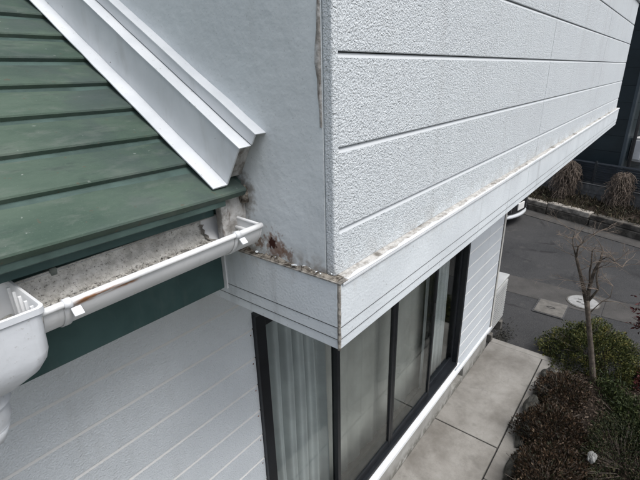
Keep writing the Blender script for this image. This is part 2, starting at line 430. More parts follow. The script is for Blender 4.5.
# ------------------------------------------------------------------ mesh helpers
class MB:
    """collects polygons; build() links them as one mesh object"""
    def __init__(self, dz=0.0):
        self.v = []; self.f = []; self.dz = dz

    def add(self, vs, fs):
        o = len(self.v)
        self.v += [(a, b, c + self.dz) for a, b, c in vs]
        self.f += [tuple(i + o for i in q) for q in fs]

    def box(self, x0, x1, y0, y1, z0, z1):
        self.add([(x0, y0, z0), (x1, y0, z0), (x1, y1, z0), (x0, y1, z0), (x0, y0, z1), (x1, y0, z1), (x1, y1, z1), (x0, y1, z1)],
                 [(0, 3, 2, 1), (4, 5, 6, 7), (0, 1, 5, 4), (1, 2, 6, 5), (2, 3, 7, 6), (3, 0, 4, 7)])

    def prism_x(self, prof, x0, x1, cap=True):      # profile of (y, z), extruded along X
        n = len(prof)
        vs = [(x0, y, z) for y, z in prof] + [(x1, y, z) for y, z in prof]
        fs = [(i, (i + 1) % n, n + (i + 1) % n, n + i) for i in range(n)]
        if cap:
            fs += [tuple(range(n))[::-1], tuple(range(n, 2 * n))]
        self.add(vs, fs)

    def prism_y(self, prof, y0, y1):                # profile of (x, z), extruded along Y
        n = len(prof)
        vs = [(x, y0, z) for x, z in prof] + [(x, y1, z) for x, z in prof]
        fs = [(i, (i + 1) % n, n + (i + 1) % n, n + i) for i in range(n)]
        fs += [tuple(range(n))[::-1], tuple(range(n, 2 * n))]
        self.add(vs, fs)

    def prism_dir(self, prof, a, b, cap=True):      # closed loop of 3D points swept from +a to +b
        n = len(prof)
        vs = [tuple(Vector(p) + Vector(a)) for p in prof] + [tuple(Vector(p) + Vector(b)) for p in prof]
        fs = [(i, (i + 1) % n, n + (i + 1) % n, n + i) for i in range(n)]
        if cap:
            fs += [tuple(range(n))[::-1], tuple(range(n, 2 * n))]
        self.add(vs, fs)

    def tube(self, pts, rads, seg=8, cap=True):
        pts = [Vector(p) for p in pts]
        if isinstance(rads, (int, float)):
            rads = [rads] * len(pts)
        vs, fs = [], []
        ref = None
        for i, p in enumerate(pts):
            d = (pts[min(i + 1, len(pts) - 1)] - pts[max(i - 1, 0)]).normalized()
            if ref is None:
                ref = d.orthogonal().normalized()
            ref = (ref - d * ref.dot(d))
            if ref.length < 1e-6:
                ref = d.orthogonal()
            ref.normalize()
            q = d.cross(ref)
            for k in range(seg):
                a = 2 * math.pi * k / seg
                vs.append(tuple(p + rads[i] * (math.cos(a) * ref + math.sin(a) * q)))
        for i in range(len(pts) - 1):
            for k in range(seg):
                a, b = i * seg + k, i * seg + (k + 1) % seg
                fs.append((a, b, b + seg, a + seg))
        if cap:
            fs.append(tuple(range(seg))[::-1])
            fs.append(tuple(range((len(pts) - 1) * seg, len(pts) * seg)))
        self.add(vs, fs)

    def build(self, name, mat, parent=None, smooth=False, bevel=0.0, bseg=2):
        me = bpy.data.meshes.new(name)
        me.from_pydata(self.v, [], self.f)
        me.materials.append(mat)
        o = bpy.data.objects.new(name, me)
        COL.objects.link(o)
        bm = bmesh.new(); bm.from_mesh(me)
        bmesh.ops.recalc_face_normals(bm, faces=bm.faces)
        bm.to_mesh(me); bm.free()
        if smooth:
            me.polygons.foreach_set('use_smooth', [True] * len(me.polygons))
        if bevel:
            b = o.modifiers.new('bevel', 'BEVEL'); b.width = bevel; b.segments = bseg
            b.limit_method = 'ANGLE'; b.angle_limit = math.radians(40)
        if parent is not None:
            o.parent = parent
            o.matrix_parent_inverse = parent.matrix_world.inverted()
        return o


def empty(name, loc=(0, 0, 0), parent=None):
    o = bpy.data.objects.new(name, None)
    COL.objects.link(o)
    o.empty_display_size = 0.1
    o.location = loc
    o.matrix_world = Matrix.Translation(loc)
    if parent is not None:
        o.parent = parent
        o.matrix_parent_inverse = parent.matrix_world.inverted()
    return o


def tag(o, label=None, cat=None, group=None, kind=None):
    if label: o['label'] = label
    if cat: o['category'] = cat
    if group: o['group'] = group
    if kind: o['kind'] = kind
    return o


def one_box(name, mat, parent, dims, dz=0.0, bevel=0.0):
    m = MB(dz); m.box(*dims)
    return m.build(name, mat, parent, bevel=bevel)


def fbm(p, sc, oct=4):
    return mnoise.fractal(Vector(p) * sc, 0.8, 2.0, oct)


def grid_mesh(xs, ys, zf, name, mat, smooth=True):
    m = MB()
    nx, ny = len(xs), len(ys)
    vs = [(x, y, zf(x, y)) for y in ys for x in xs]
    fs = [(j * nx + i, j * nx + i + 1, (j + 1) * nx + i + 1, (j + 1) * nx + i) for j in range(ny - 1) for i in range(nx - 1)]
    m.add(vs, fs)
    return m.build(name, mat, None, smooth)


def rock_mesh(rx, ry, rz, seed, name, mat, loc, sub=3, flat=False):
    bm = bmesh.new()
    bmesh.ops.create_icosphere(bm, subdivisions=sub, radius=1.0)
    off = Vector((seed * 3.1, seed * 1.7, seed * 2.3))
    for v in bm.verts:
        p = v.co.copy()
        d = 1 + 0.28 * mnoise.fractal(p * 1.3 + off, 0.9, 2.0, 4) + 0.10 * mnoise.cell(p * 2.1 + off)
        q = Vector((p.x * rx, p.y * ry, p.z * rz)) * d
        if q.z < -0.45 * rz:
            q.z = -0.45 * rz
        v.co = q
    me = bpy.data.meshes.new(name)
    bm.to_mesh(me); bm.free()
    me.materials.append(mat)
    o = bpy.data.objects.new(name, me)
    COL.objects.link(o)
    o.location = loc
    return o


def leaves(name, mat, pts, dirs, sizes, tones, parent=None, aspect=0.45, fold=0.25):
    """one folded leaf (two triangles pairs) at each point, lying along dirs"""
    n = len(pts)
    pts = np.asarray(pts, float); d = np.asarray(dirs, float)
    d /= np.linalg.norm(d, axis=1)[:, None] + 1e-9
    rv = rng.normal(size=(n, 3))
    s = np.cross(d, rv); s /= np.linalg.norm(s, axis=1)[:, None] + 1e-9
    nn = np.cross(s, d)
    L = np.asarray(sizes)[:, None]
    a = pts
    tip = pts + d * L - nn * L * 0.12
    l = pts + d * L * 0.5 + s * L * aspect * 0.5 + nn * L * fold * 0.4
    r = pts + d * L * 0.5 - s * L * aspect * 0.5 + nn * L * fold * 0.4
    v = np.stack([a, l, tip, r], 1).reshape(-1, 3)
    idx = np.arange(n)[:, None] * 4
    f = np.concatenate([idx + np.array([0, 2, 1]), idx + np.array([0, 3, 2])], 1).reshape(-1)
    me = bpy.data.meshes.new(name)
    me.vertices.add(4 * n); me.vertices.foreach_set('co', v.reshape(-1))
    me.loops.add(6 * n); me.loops.foreach_set('vertex_index', f.astype(np.int32))
    me.polygons.add(2 * n)
    me.polygons.foreach_set('loop_start', np.arange(0, 6 * n, 3, dtype=np.int32))
    me.polygons.foreach_set('loop_total', np.full(2 * n, 3, dtype=np.int32))
    me.update(calc_edges=True)
    at = me.attributes.new('leaf_tone', 'FLOAT', 'POINT')
    at.data.foreach_set('value', np.repeat(np.clip(tones, 0, 1), 4).astype(np.float32))
    me.materials.append(mat)
    o = bpy.data.objects.new(name, me)
    COL.objects.link(o)
    if parent is not None:
        o.parent = parent
        o.matrix_parent_inverse = parent.matrix_world.inverted()
    return o

# ================================================================== THE SETTING
tag(one_box('ground', M['earth'], None, (-250, 250, -250, 250, -0.6, -0.13)), kind='structure')
m = MB(); m.add([(4.666, -60, -0.03), (14, -60, -0.03), (14, 60, -0.03), (4.666, 60, -0.03)], [(0, 1, 2, 3)])
tag(m.build('road', M['asphalt']), kind='structure')

# concrete path beside the house: slabs with open joints
path = tag(one_box('path', M['gap'], None, (-2.6, 4.66, -0.35, 0.90, -0.12, -0.03)), kind='structure')
m0 = [(-2.6, -0.62, 0.184, 0.826), (-0.61, 2.811, 0.184, 0.826), (2.823, 4.557, 0.184, 0.826), (4.563, 4.665, -0.06, 0.826),
      (-2.6, 0.39, -0.36, 0.172), (0.40, 2.40, -0.36, 0.172), (2.41, 4.557, -0.20, 0.172)]
for a in m0:
    one_box('slab', M['concrete'], path, (a[0], a[1], a[2], a[3], -0.03, random.uniform(-0.003, 0.002)), bevel=0.005)

# concrete strip along the near edge of the road, in cast lengths
strip = tag(one_box('gutter_strip', M['gap'], None, (6.2, 6.87, -14, 14, -0.08, -0.029)), kind='structure')
y = -13.9
while y < 13.8:
    L = 1.95
    one_box('strip_block', M['kerb'], strip, (6.205, 6.865, y, y + L - 0.008, -0.07, -0.021 + random.uniform(-0.001, 0.001)), bevel=0.006)
    y += L
# concrete edging on the far side of the road, which runs askew to the house
DF = Vector((0.3826, 0.9239, 0)); NF = Vector((0.9239, -0.3826, 0)); PF = Vector((10.10, -0.47, 0))
def far(u, nn, z):
    p = PF + DF * u + NF * nn
    return (p.x, p.y, z)
def far_box(m, u0, u1, n0, n1, z0, z1):
    c = [(u0, n0), (u1, n0), (u1, n1), (u0, n1)]
    m.add([far(a, b, z0) for a, b in c] + [far(a, b, z1) for a, b in c],
          [(0, 3, 2, 1), (4, 5, 6, 7), (0, 1, 5, 4), (1, 2, 6, 5), (2, 3, 7, 6), (3, 0, 4, 7)])
m = MB(); far_box(m, -16, 16, -0.42, 0.06, -0.09, -0.018)
tag(m.build('road_edge_strip', M['kerb']), kind='structure')
# planted bank behind the stone edging
m = MB()
us = np.linspace(-14, 14, 150); ns = np.linspace(0.12, 1.35, 12)
vs = []
for b in ns:
    for a in us:
        p = far(a, b, 0)
        vs.append((p[0], p[1], 0.20 + 0.12 * min(1, (b - 0.12) / 0.8) + 0.07 * fbm(p, 2.5)))
nx = len(us)
m.add(vs, [(j * nx + i, j * nx + i + 1, (j + 1) * nx + i + 1, (j + 1) * nx + i) for j in range(len(ns) - 1) for i in range(nx - 1)])
tag(m.build('planted_bank', M['soil'], None, True), kind='structure')
m = MB(); far_box(m, -14, 14, 1.22, 9, -0.1, 0.25)
tag(m.build('neighbour_yard', M['kerb']), kind='structure')

# garden bed: an uneven mound of dark soil
def bed_z(x, y):
    e = max(0.0, min(1.0, (0.06 - y) / 0.45)) * max(0.0, min(1.0, (4.60 - x) / 0.5))
    return -0.06 + 0.20 * e ** 0.6 + 0.05 * fbm((x, y, 0), 2.2) * e + 0.025 * fbm((x, y, 3), 9)
tag(grid_mesh(np.linspace(0.2, 5.2, 110), np.linspace(-4.0, 0.10, 90), lambda x, y: bed_z(x, y) if x < 4.66 or y < -0.02 else -0.08, 'garden_bed', M['soil']), kind='structure')

# ================================================================== THE HOUSE
house = empty('house', (0, 0.8, 0))
tag(house, 'white sided house with green roof and rough stucco balcony above a long window', 'house')

YW = 0.80           # wall plane
PITCH = 0.155
core = MB(H)
core.box(-2.5, 0.425, YW + 0.018, YW + 0.12, -2.50, 0.33)
core.box(3.235, 4.37, YW + 0.018, YW + 0.12, -2.50, 0.30)
core.box(0.425, 3.235, YW + 0.018, YW + 0.12, -0.40, 0.30)
core.box(0.425, 3.235, YW + 0.018, YW + 0.12, -2.50, -2.365)
core.box(4.27, 4.37, YW + 0.12, 6.2, -2.50, 0.30)
core.box(-2.5, -2.4, YW + 0.12, 6.2, -2.50, 0.33)
core.box(-2.5, 4.37, 6.2, 6.3, -2.50, 0.33)
wall = core.build('wall', M['siding'], house)


def board(m, x0, x1, yf, z0, z1, th=0.017, bev=0.010, dep=0.007):
    prof = [(yf + th, z0), (yf + 0.001, z0), (yf, z0 + 0.002), (yf, z1 - bev), (yf + dep, z1 - 0.0025), (yf + th, z1 - 0.0025)]
    m.prism_x(prof, x0, x1)


lines = [-0.311 + PITCH - 0.0 + PITCH * k for k in range(3)][::-1]
zs = sorted([-0.311 + PITCH * k for k in range(-15, 5)])
zs = [z for z in zs if -2.49 < z < 0.31]
zs = [-2.497] + zs + [0.325]
for a, b in zip(zs[:-1], zs[1:]):
    if b - a < 0.02:
        continue
    if a >= -0.37 or b <= -2.38:        # full rows above and below the window
        segs = [(-2.5, 0.44), (0.4425, 4.345)] if a >= -0.37 else [(-2.5, 4.345)]
        if b > 0.31:
            segs = [(-2.5, -0.01)]
    else:
        segs = [(-2.5, 0.423), (3.237, 4.345)]
    for s in segs:
        m = MB(H); board(m, s[0], s[1], YW, a, min(b, 0.31), bev=0.0105, dep=0.0068)
        m.build('siding_board', M['siding'], wall)
for a in zs[1:-1]:                      # nail heads beside the window
    if -2.3 < a < -0.4:
        m = MB(H)
        m.tube([(0.407, YW + 0.002, a - 0.03), (0.407, YW - 0.0015, a - 0.03)], 0.0035, 8)
        m.build('nail', M['rust'], wall)
m = MB(H); m.box(4.340, 4.385, YW - 0.012, YW + 0.05, -2.50, -0.005)
m.build('corner_trim', M['trim'], wall, bevel=0.003)
m = MB(H); m.box(4.330, 4.3395, YW - 0.004, YW + 0.02, -2.50, -0.005)
m.build('corner_sealant', M['gap'], wall)
# drip edge and foundation
m = MB(H)
m.prism_x([(YW + 0.02, -2.474), (YW - 0.016, -2.486), (YW - 0.018, -2.515), (YW - 0.008, -2.515), (YW + 0.02, -2.506)], -2.5, 4.385)
m.build('drip_edge', M['white_trim'], wall)
m = MB(H)
m.prism_x([(YW + 0.02, -2.507), (YW - 0.006, -2.5165), (YW - 0.006, -2.548), (YW + 0.02, -2.548)], -2.5, 4.375)
m.build('starter_strip', M['trim'], wall)
fd = MB(0)
fd.box(-2.5, 3.215, YW + 0.026, YW + 0.17, -0.2, H - 2.53)
fd.box(3.565, 4.365, YW + 0.026, YW + 0.17, -0.2, H - 2.53)
fd.box(3.215, 3.565, YW + 0.026, YW + 0.17, -0.2, 0.06)
fd.box(3.215, 3.565, YW + 0.026, YW + 0.17, 0.225, H - 2.53)
fd.box(4.215, 4.365, YW + 0.17, 6.2, -0.2, H - 2.53)
found = fd.build('foundation', M['foundation'], house)
m = MB(0); m.box(3.215, 3.565, YW + 0.15, YW + 0.16, 0.06, 0.225); m.build('vent_back', M['gap'], found)
for k in range(9):
    m = MB(0); x = 3.235 + k * 0.0385
    m.box(x, x + 0.012, YW + 0.10, YW + 0.115, 0.06, 0.225)
    m.build('vent_bar', M['grey_al'], found)

# ---- long four-leaf window
win = empty('window', (1.8, YW, H - 2.3), house)
X0, X1, ZB, ZT = 0.425, 3.235, -2.365, -0.40
m = MB(H)
m.box(X0, X0 + 0.060, YW - 0.022, YW + 0.11, ZB, ZT)
m.box(X1 - 0.045, X1, YW - 0.010, YW + 0.11, ZB, ZT)
m.box(X0 + 0.060, X1 - 0.045, YW - 0.020, YW + 0.11, ZT - 0.075, ZT)
m.box(X0 + 0.060, X1 - 0.045, YW - 0.020, YW + 0.11, ZB, ZB + 0.03)
m.build('frame', M['black_al'], win, bevel=0.003)
m = MB(H); m.prism_x([(YW + 0.02, ZB - 0.002), (YW - 0.024, ZB - 0.007), (YW - 0.024, ZB - 0.014), (YW - 0.004, ZB - 0.022), (YW - 0.004, ZB - 0.050), (YW + 0.02, ZB - 0.050)], X0 - 0.03, X1 + 0.02)
m.build('sill', M['white_trim'], win, bevel=0.002)
edges = [X0 + 0.06, 1.10, 1.805, 2.515, X1 - 0.045]
for i in range(4):
    a, b = edges[i], edges[i + 1]
    yy = YW + (0.040 if i in (0, 3) else 0.008)      # outer leaves run on the back track
    sw = 0.032
    a2, b2 = (a - (0.03 if i in (1, 2) and i != 0 else 0)), (b + (0.03 if i in (1, 2) else 0))
    if i == 1: b2 = b - 0.001
    if i == 2: a2 = b2 - (b2 - b) - (b - a) + 0.001
    if i == 0: b2 = b + 0.02
    if i == 3: a2 = a - 0.02
    zb, zt = ZB + 0.031, ZT - 0.076
    m = MB(H)
    m.box(a2, a2 + sw, yy, yy + 0.028, zb, zt)
    m.box(b2 - sw, b2, yy, yy + 0.028, zb, zt)
    m.box(a2 + sw, b2 - sw, yy + 0.002, yy + 0.026, zt - 0.05, zt)
    m.box(a2 + sw, b2 - sw, yy + 0.002, yy + 0.026, zb, zb + 0.06)
    m.build('sash', M['black_al'], win, bevel=0.002)
    m = MB(H); m.box(a2 + sw, b2 - sw, yy + 0.011, yy + 0.016, zb + 0.06, zt - 0.05)
    m.build('pane', M['glass'], win)
m = MB(H); m.box(2.50, 2.515, YW - 0.004, YW + 0.008, -1.42, -1.30); m.build('latch', M['grey_al'], win, bevel=0.002)
# the room behind
m = MB(H)
m.box(0.30, 3.40, YW + 0.121, 3.4, -2.37, -2.33)
m.box(0.30, 3.40, 3.3, 3.4, -2.33, -0.2)
m.box(0.26, 0.30, YW + 0.121, 3.4, -2.37, -0.2)
m.box(3.40, 3.44, YW + 0.121, 3.4, -2.37, -0.2)
m.box(0.26, 3.44, YW + 0.121, 3.4, -0.2, -0.16)
m.build('room_lining', M['dark_room'], house)


def curtain(name, x0, x1, y, mat, nf, amp, label, seed, zlo=-2.30, zhi=-0.42, grp=None):
    m = MB(H)
    r = random.Random(seed)
    nx = max(24, int((x1 - x0) * 240)); nz = 6
    ph = [r.uniform(0, 6.3) for _ in range(4)]
    rows = []
    for j in range(nz + 1):
        z = zlo + (zhi - zlo) * j / nz
        for i in range(nx + 1):
            s = i / nx
            x = x0 + (x1 - x0) * s
            q = amp * math.sin(2 * math.pi * nf * s + ph[0] + 0.9 * math.sin(5 * s + ph[1])) + 0.45 * amp * math.sin(2 * math.pi * nf * 2.3 * s + ph[2])
            rows.append((x + 0.006 * math.sin(7 * s + j), y + q * (1.1 - 0.25 * j / nz), z))
    n1 = nx + 1
    m.add(rows, [(j * n1 + i, j * n1 + i + 1, (j + 1) * n1 + i + 1, (j + 1) * n1 + i) for j in range(nz) for i in range(nx)])
    o = m.build(name, mat, None, True)
    sol = o.modifiers.new('solid', 'SOLIDIFY'); sol.thickness = 0.0015
    return tag(o, label, 'curtain', grp)


curtain('curtain', 0.50, 1.10, YW + 0.150, M['lace'], 5.5, 0.030, 'pale lace curtain in deep folds behind the window leaf nearest the gutter', 3)
curtain('curtain', 1.11, 1.81, YW + 0.150, M['beige_cloth'], 3.5, 0.008, 'beige curtain behind the second window leaf below the balcony corner', 5)
curtain('curtain', 1.81, 2.74, YW + 0.150, M['beige_cloth'], 3.0, 0.008, 'beige curtain behind the third window leaf from the gutter', 8)
curtain('curtain', 2.53, 3.02, YW + 0.105, M['lace'], 4.5, 0.012, 'narrow pale curtain half drawn behind the window leaf nearest the street', 11)

# ---- projecting band under the balcony
band = empty('fascia_band', (0, 0, H), house)
XB = 5.23
m = MB(H)
m.box(0.012, XB - 0.012, 0.012, YW + 0.017, 0.004, 0.172)
m.build('band_core', M['gap'], band)
m = MB(H); m.box(0.012, XB - 0.012, 0.012, YW - 0.002, -0.004, 0.0035); m.build('soffit', M['white_trim'], band)
rows = [(0.0601, 0.172, 0.0, 'band_board'), (0.0271, 0.0585, 0.0015, 'trim_strip'), (-0.001, 0.0255, 0.0035, 'bottom_strip')]
for z0, z1, inset, nm in rows:
    for a, b in ((0.006, 1.546), (1.5495, 3.37), (3.3735, XB - 0.006)):
        m = MB(H); m.box(a, b, inset, 0.0119, z0, z1)
        m.build(nm, M['band'], band, bevel=0.0015)
    m = MB(H); m.box(inset, 0.0119, 0.006, YW - 0.003, z0, z1)
    m.build(nm, M['band'], band, bevel=0.0015)
    m = MB(H); m.box(XB - 0.0119, XB - inset, 0.006, YW - 0.003, z0, z1)
    m.build(nm, M['band'], band, bevel=0.0015)
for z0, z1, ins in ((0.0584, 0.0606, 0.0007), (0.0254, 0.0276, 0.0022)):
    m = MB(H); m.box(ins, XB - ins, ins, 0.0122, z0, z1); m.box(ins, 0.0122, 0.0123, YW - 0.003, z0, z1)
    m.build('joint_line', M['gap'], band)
m = MB(H)           # open, grimy mitre at the corner
pts = [(0.0035 + 0.0012 * fbm((0, 0, k), 3.1), 0.0035, -0.001 + k * 0.0087) for k in range(21)]
m.tube(pts, [0.0042 + 0.0012 * fbm((9, k, 2), 1.7) for k in range(21)], 8)
m.build('corner_caulk', M['caulk'], band, True)
# thin metal cap on top of the band, its front edge bright
m = MB(H)
m.box(0.028, XB, -0.004, 0.035, 0.1725, 0.1765)
m.box(0.010, XB + 0.004, -0.004, -0.0012, 0.166, 0.1724)
m.build('cap_strip', M['white_metal'], band, bevel=0.001)
m = MB(H)
m.box(-0.003, 0.0275, -0.004, YW - 0.003, 0.1725, 0.1762)
m.build('cap_strip', M['caulk'], band, bevel=0.001)


def crust(name, path, width, height, seed, mat, parent, n=260, side=(1, 0, 0), zb=0.0):
    """a lumpy bead of caked dirt lying along a ledge"""
    a, b = Vector(path[0]), Vector(path[1])
    m = MB(H); cols = 9
    sv = Vector(side)
    vs = []
    for i in range(n + 1):
        p = a.lerp(b, i / n)
        for j in range(cols):
            s = j / (cols - 1)
            env = math.sin(math.pi * min(1, max(0, s)))** 0.5
            e = max(0.0, 0.35 + 1.1 * fbm((p.x * 1.0 + seed, p.y, j * 0.02), 28, 4))
            e2 = max(0.0, 0.55 + 0.9 * fbm((p.x + seed, p.y + 4, 0), 11, 3))
            q = p + sv * (s * width * (0.85 + 0.22 * fbm((p.x, p.y, seed), 17, 4)))
            q.z += env * height * e * e2
            vs.append(tuple(q))
    m.add(vs, [(i * cols + j, i * cols + j + 1, (i + 1) * cols + j + 1, (i + 1) * cols + j) for i in range(n) for j in range(cols - 1)])
    return m.build(name, mat, parent, True)


crust('caked_dirt', ((0.000, 0.006, 0.1766), (0.000, 0.42, 0.1766)), 0.040, 0.016, 2.0, M['dirt'], band, 300)
crust('caked_dirt', ((0.03, 0.030, 0.1769), (2.6, 0.030, 0.1769)), 0.029, 0.0035, 5.0, M['grime'], band, 900, side=(0, -1, 0))
crust('caked_dirt', ((2.6, 0.030, 0.1769), (5.2, 0.030, 0.1769)), 0.026, 0.003, 8.0, M['grime'], band, 500, side=(0, -1, 0))
for k in range(9):                     # flakes of peeled paint on the ledge
    y = random.uniform(0.02, 0.30); s = random.choice((0.002, 0.003, 0.004, 0.009))
    x = random.uniform(-0.002, 0.013); z = 0.183 + random.uniform(0, 0.004)
    a = random.uniform(0, 6.3)
    m = MB(H)
    m.add([(x + s * math.cos(a + q) * random.uniform(.6, 1.2), y + s * 1.4 * math.sin(a + q) * random.uniform(.6, 1.2), z + random.uniform(-.002, .003)) for q in (0, 1.3, 2.6, 3.9, 5.1)], [(0, 1, 2, 3, 4)])
    m.build('paint_flake', M['band'], band)

# ---- balcony parapet
par = empty('balcony_parapet', (0, 0.03, H + 0.18), house)
PT = 1.20
m = MB(H)
m.box(0.034, XB - 0.03, 0.048, 0.13, 0.1768, PT)
m.build('parapet_core', M['gap'], par)
gz = [0.1768, 0.283, 0.459, 0.639, 0.819, 0.999, PT]
jx = [0.0365, 1.752, 3.482, XB - 0.022]
for a, b in zip(gz[:-1], gz[1:]):
    for p, q in zip(jx[:-1], jx[1:]):
        m = MB(H); board(m, p + (0.002 if p > 0.1 else 0), q - 0.002, 0.026, a, b, th=0.0219, bev=0.0115, dep=0.0065)
        m.build('siding_panel', M['stucco'], par)
m = MB(H); m.box(0.0160, 0.036, 0.0235, 0.0485, 0.1768, PT); m.build('corner_piece', M['stucco'], par, bevel=0.005, bseg=3)
m = MB(H); m.box(XB - 0.0295, XB - 0.022, 0.0485, 1.0, 0.1768, PT); m.build('end_panel', M['stucco'], par)
m = MB(H); m.prism_x([(0.010, PT), (0.010, PT + 0.03), (0.16, PT + 0.045), (0.16, PT)], -0.01, XB); m.build('coping', M['white_metal'], par, bevel=0.003)
m = MB(H)           # torn sealant hanging at the corner joint
vs = []
for k in range(15):
    z = 0.50 + k * 0.03
    wd = 0.002 + 0.006 * max(0, 1 - abs(k - 4) / 4.0) + 0.002 * fbm((k, 1, 1), 0.9)
    vs += [(0.0150, 0.050, z), (0.0135 - wd * 0.4, 0.051 + wd * 0.5, z), (0.0150, 0.053 + wd * 1.6, z)]
m.add(vs, [(3 * k + j, 3 * k + j + 1, 3 * k + j + 4, 3 * k + j + 3) for k in range(14) for j in (0, 1)])
m.build('torn_sealant', M['closer'], par, True)

# upper wall closing the balcony towards the lower roof
up_wall = empty('upper_wall', (0.1, 2, H + 0.2), house)
m = MB(H)
m.box(0.015, 0.14, 0.0490, 6.2, 0.1768, PT - 0.001)
m.build('end_wall', M['smooth'], up_wall)
m = MB(H); m.box(0.022, 4.37, 0.95, 6.2, 0.301, 2.75); m.build('storey', M['siding'], up_wall)
m = MB(H)
m.prism_y([(-0.4, 2.74), (-0.4, 2.80), (2.2, 4.2), (4.9, 2.80), (4.9, 2.74), (2.2, 4.1)], 0.5, 6.6)
m.build('upper_roof', M['roof'], up_wall)

# ---- green lower roof, in overlapping courses
roof = empty('lower_roof', (-1, 0.8, H + 0.5), house)
TAN = math.tan(math.radians(31)); CS, SN = math.cos(math.radians(31)), math.sin(math.radians(31))
def rz(y): return 0.36 + TAN * (y - 0.288)
m = MB(H)
m.prism_x([(0.31, rz(0.31) - 0.015), (3.5, rz(3.5) - 0.015), (6.7, rz(0.31) - 0.015), (6.7, rz(0.31) - 0.06), (3.5, rz(3.5) - 0.07), (0.31, rz(0.31) - 0.06)], -2.7, 0.015)
m.build('roof_deck', M['roof_edge'], roof)
cy = [0.271, 0.379, 0.478, 0.580] + [0.580 + 0.1015 * k for k in range(1, 30)]
seams = {0: [-1.35], 1: [-1.15], 2: [-1.25], 3: [-1.4], 4: [-0.9]}
for i in range(len(cy) - 1):
    y0, y1 = cy[i], cy[i + 1] + 0.02
    xs = [-2.7] + sorted(seams.get(i, [-1.6 + 0.37 * (i % 3)])) + [-0.004]
    for a, b in zip(xs[:-1], xs[1:]):
        # course: thick drip lip at the lower edge, slipping under the course above
        th = 0.0195
        prof = [(y0 + 0.006, rz(y0) - 0.0165), (y0 - 0.0015, rz(y0) - 0.0045), (y0 - 0.0005, rz(y0) - 0.0005), (y0 + 0.003, rz(y0) + 0.0022), (y1, rz(y1) - th), (y1, rz(y1) - th - 0.002), (y0 + 0.022, rz(y0 + 0.022) - 0.0175)]
        m = MB(H)
        # wavy strip so the sheet is not ruler flat
        n = max(2, int((b - a) / 0.08))
        for k in range(n):
            pass
        vs = []
        for k in range(n + 1):
            x = a + (b - a) * k / n + (0.0002 if k == 0 else (-0.0002 if k == n else 0))
            dzv = 0.0016 * fbm((x, i * 1.7, 0), 3.0, 2)
            for (py_, pz_) in prof:
                vs.append((x, py_, pz_ + dzv))
        L = len(prof)
        fs = [(k * L + j, k * L + (j + 1) % L, (k + 1) * L + (j + 1) % L, (k + 1) * L + j) for k in range(n) for j in range(L)]
        fs += [tuple(range(L))[::-1], tuple(range(n * L, n * L + L))]
        m.add(vs, fs)
        m.build('roof_panel', M['roof'], roof)
    for s in xs[1:-1]:                  # sealant daubed on the lap of two sheets
        m = MB(H)
        for q in range(2):
            xx = s + (q - 0.5) * 0.012
            m.add([(xx - 0.010, y0 - 0.002, rz(y0) + 0.000), (xx + 0.010, y0 - 0.002, rz(y0) + 0.000), (xx + 0.006, y0 + 0.010, rz(y0 + 0.010) + 0.0012), (xx - 0.005, y0 + 0.012, rz(y0 + 0.012) + 0.001), (xx, y0 + 0.002, rz(y0) + 0.0055)],
                  [(0, 1, 4), (1, 2, 4), (2, 3, 4), (3, 0, 4)])
        m.build('sealant_daub', M['roof'], roof, True)
m = MB(H)               # eave edge below the lowest course
m.box(-2.7, -0.062, 0.279, 0.309, 0.318, rz(0.279) - 0.0105)
m.build('eave_edge', M['roof_edge'], roof, bevel=0.002)
m = MB(H); m.box(-2.7, -0.062, 0.330, 0.394, 0.285, 0.335); m.build('eave_batten', M['fascia'], roof)
m = MB(H); m.box(-2.7, -0.006, 0.395, 0.415, 0.046, 0.35); m.build('fascia_board', M['fascia'], roof, bevel=0.002)
m = MB(H); m.box(-0.0055, -0.0005, 0.384, 0.414, 0.046, 0.1722); m.build('fascia_trim', M['white_trim'], roof)
m = MB(H); m.box(-2.7, -0.001, 0.4155, YW + 0.0, 0.050, 0.058); m.build('soffit', M['white_trim'], roof)
m = MB(H)               # soiled end closer beside the eave
m.box(-0.0615, 0.0145, 0.300, 0.322, 0.20, 0.336)
m.build('end_closer', M['closer'], roof, bevel=0.002)

# ---- stepped flashing where the roof runs up against the wall
fl = empty('roof_flashing', (-0.04, 0.29, H + 0.36), house)
def fp(s, nn, x):       # s along the slope from the eave end, nn off the roof plane
    return (x, 0.290 + s * CS - nn * SN, 0.360 + s * SN + nn * CS)
def flash(name, sec, s0, s1, mat, ext=0.0):
    m = MB(H)
    n = len(sec); K = 40
    vs = []
    for k in range(K + 1):
        s = s0 + (s1 - s0) * k / K
        for (x, q) in sec:
            wob = 0.0012 * fbm((s, x, q), 9, 2)
            vs.append(fp(s, q + wob, x + wob * 0.6))
    fs = [(k * n + j, k * n + (j + 1) % n, (k + 1) * n + (j + 1) % n, (k + 1) * n + j) for k in range(K) for j in range(n)]
    fs += [tuple(range(n))[::-1], tuple(range(K * n, K * n + n))]
    m.add(vs, fs)
    return m.build(name, mat, fl)
flash('flange', [(-0.088, 0.0035), (-0.088, 0.0065), (-0.0475, 0.0085), (-0.0475, 0.0045)], -0.002, 2.6, M['white_metal'])
flash('upstand', [(-0.0470, 0.005), (-0.0470, 0.108), (-0.043, 0.108), (-0.043, 0.005)], 0.0, 2.6, M['sheet'])
flash('step', [(-0.0490, 0.1085), (-0.0490, 0.1105), (-0.0140, 0.1122), (-0.0140, 0.1102)], -0.003, 2.6, M['white_metal'])
flash('riser', [(-0.0160, 0.115), (-0.0160, 0.142), (-0.012, 0.142), (-0.012, 0.115)], -0.004, 2.6, M['sheet'])
flash('top_cap', [(-0.0175, 0.1425), (-0.0175, 0.1445), (0.0145, 0.1445), (0.0145, 0.1425)], -0.006, 2.6, M['white_metal'])
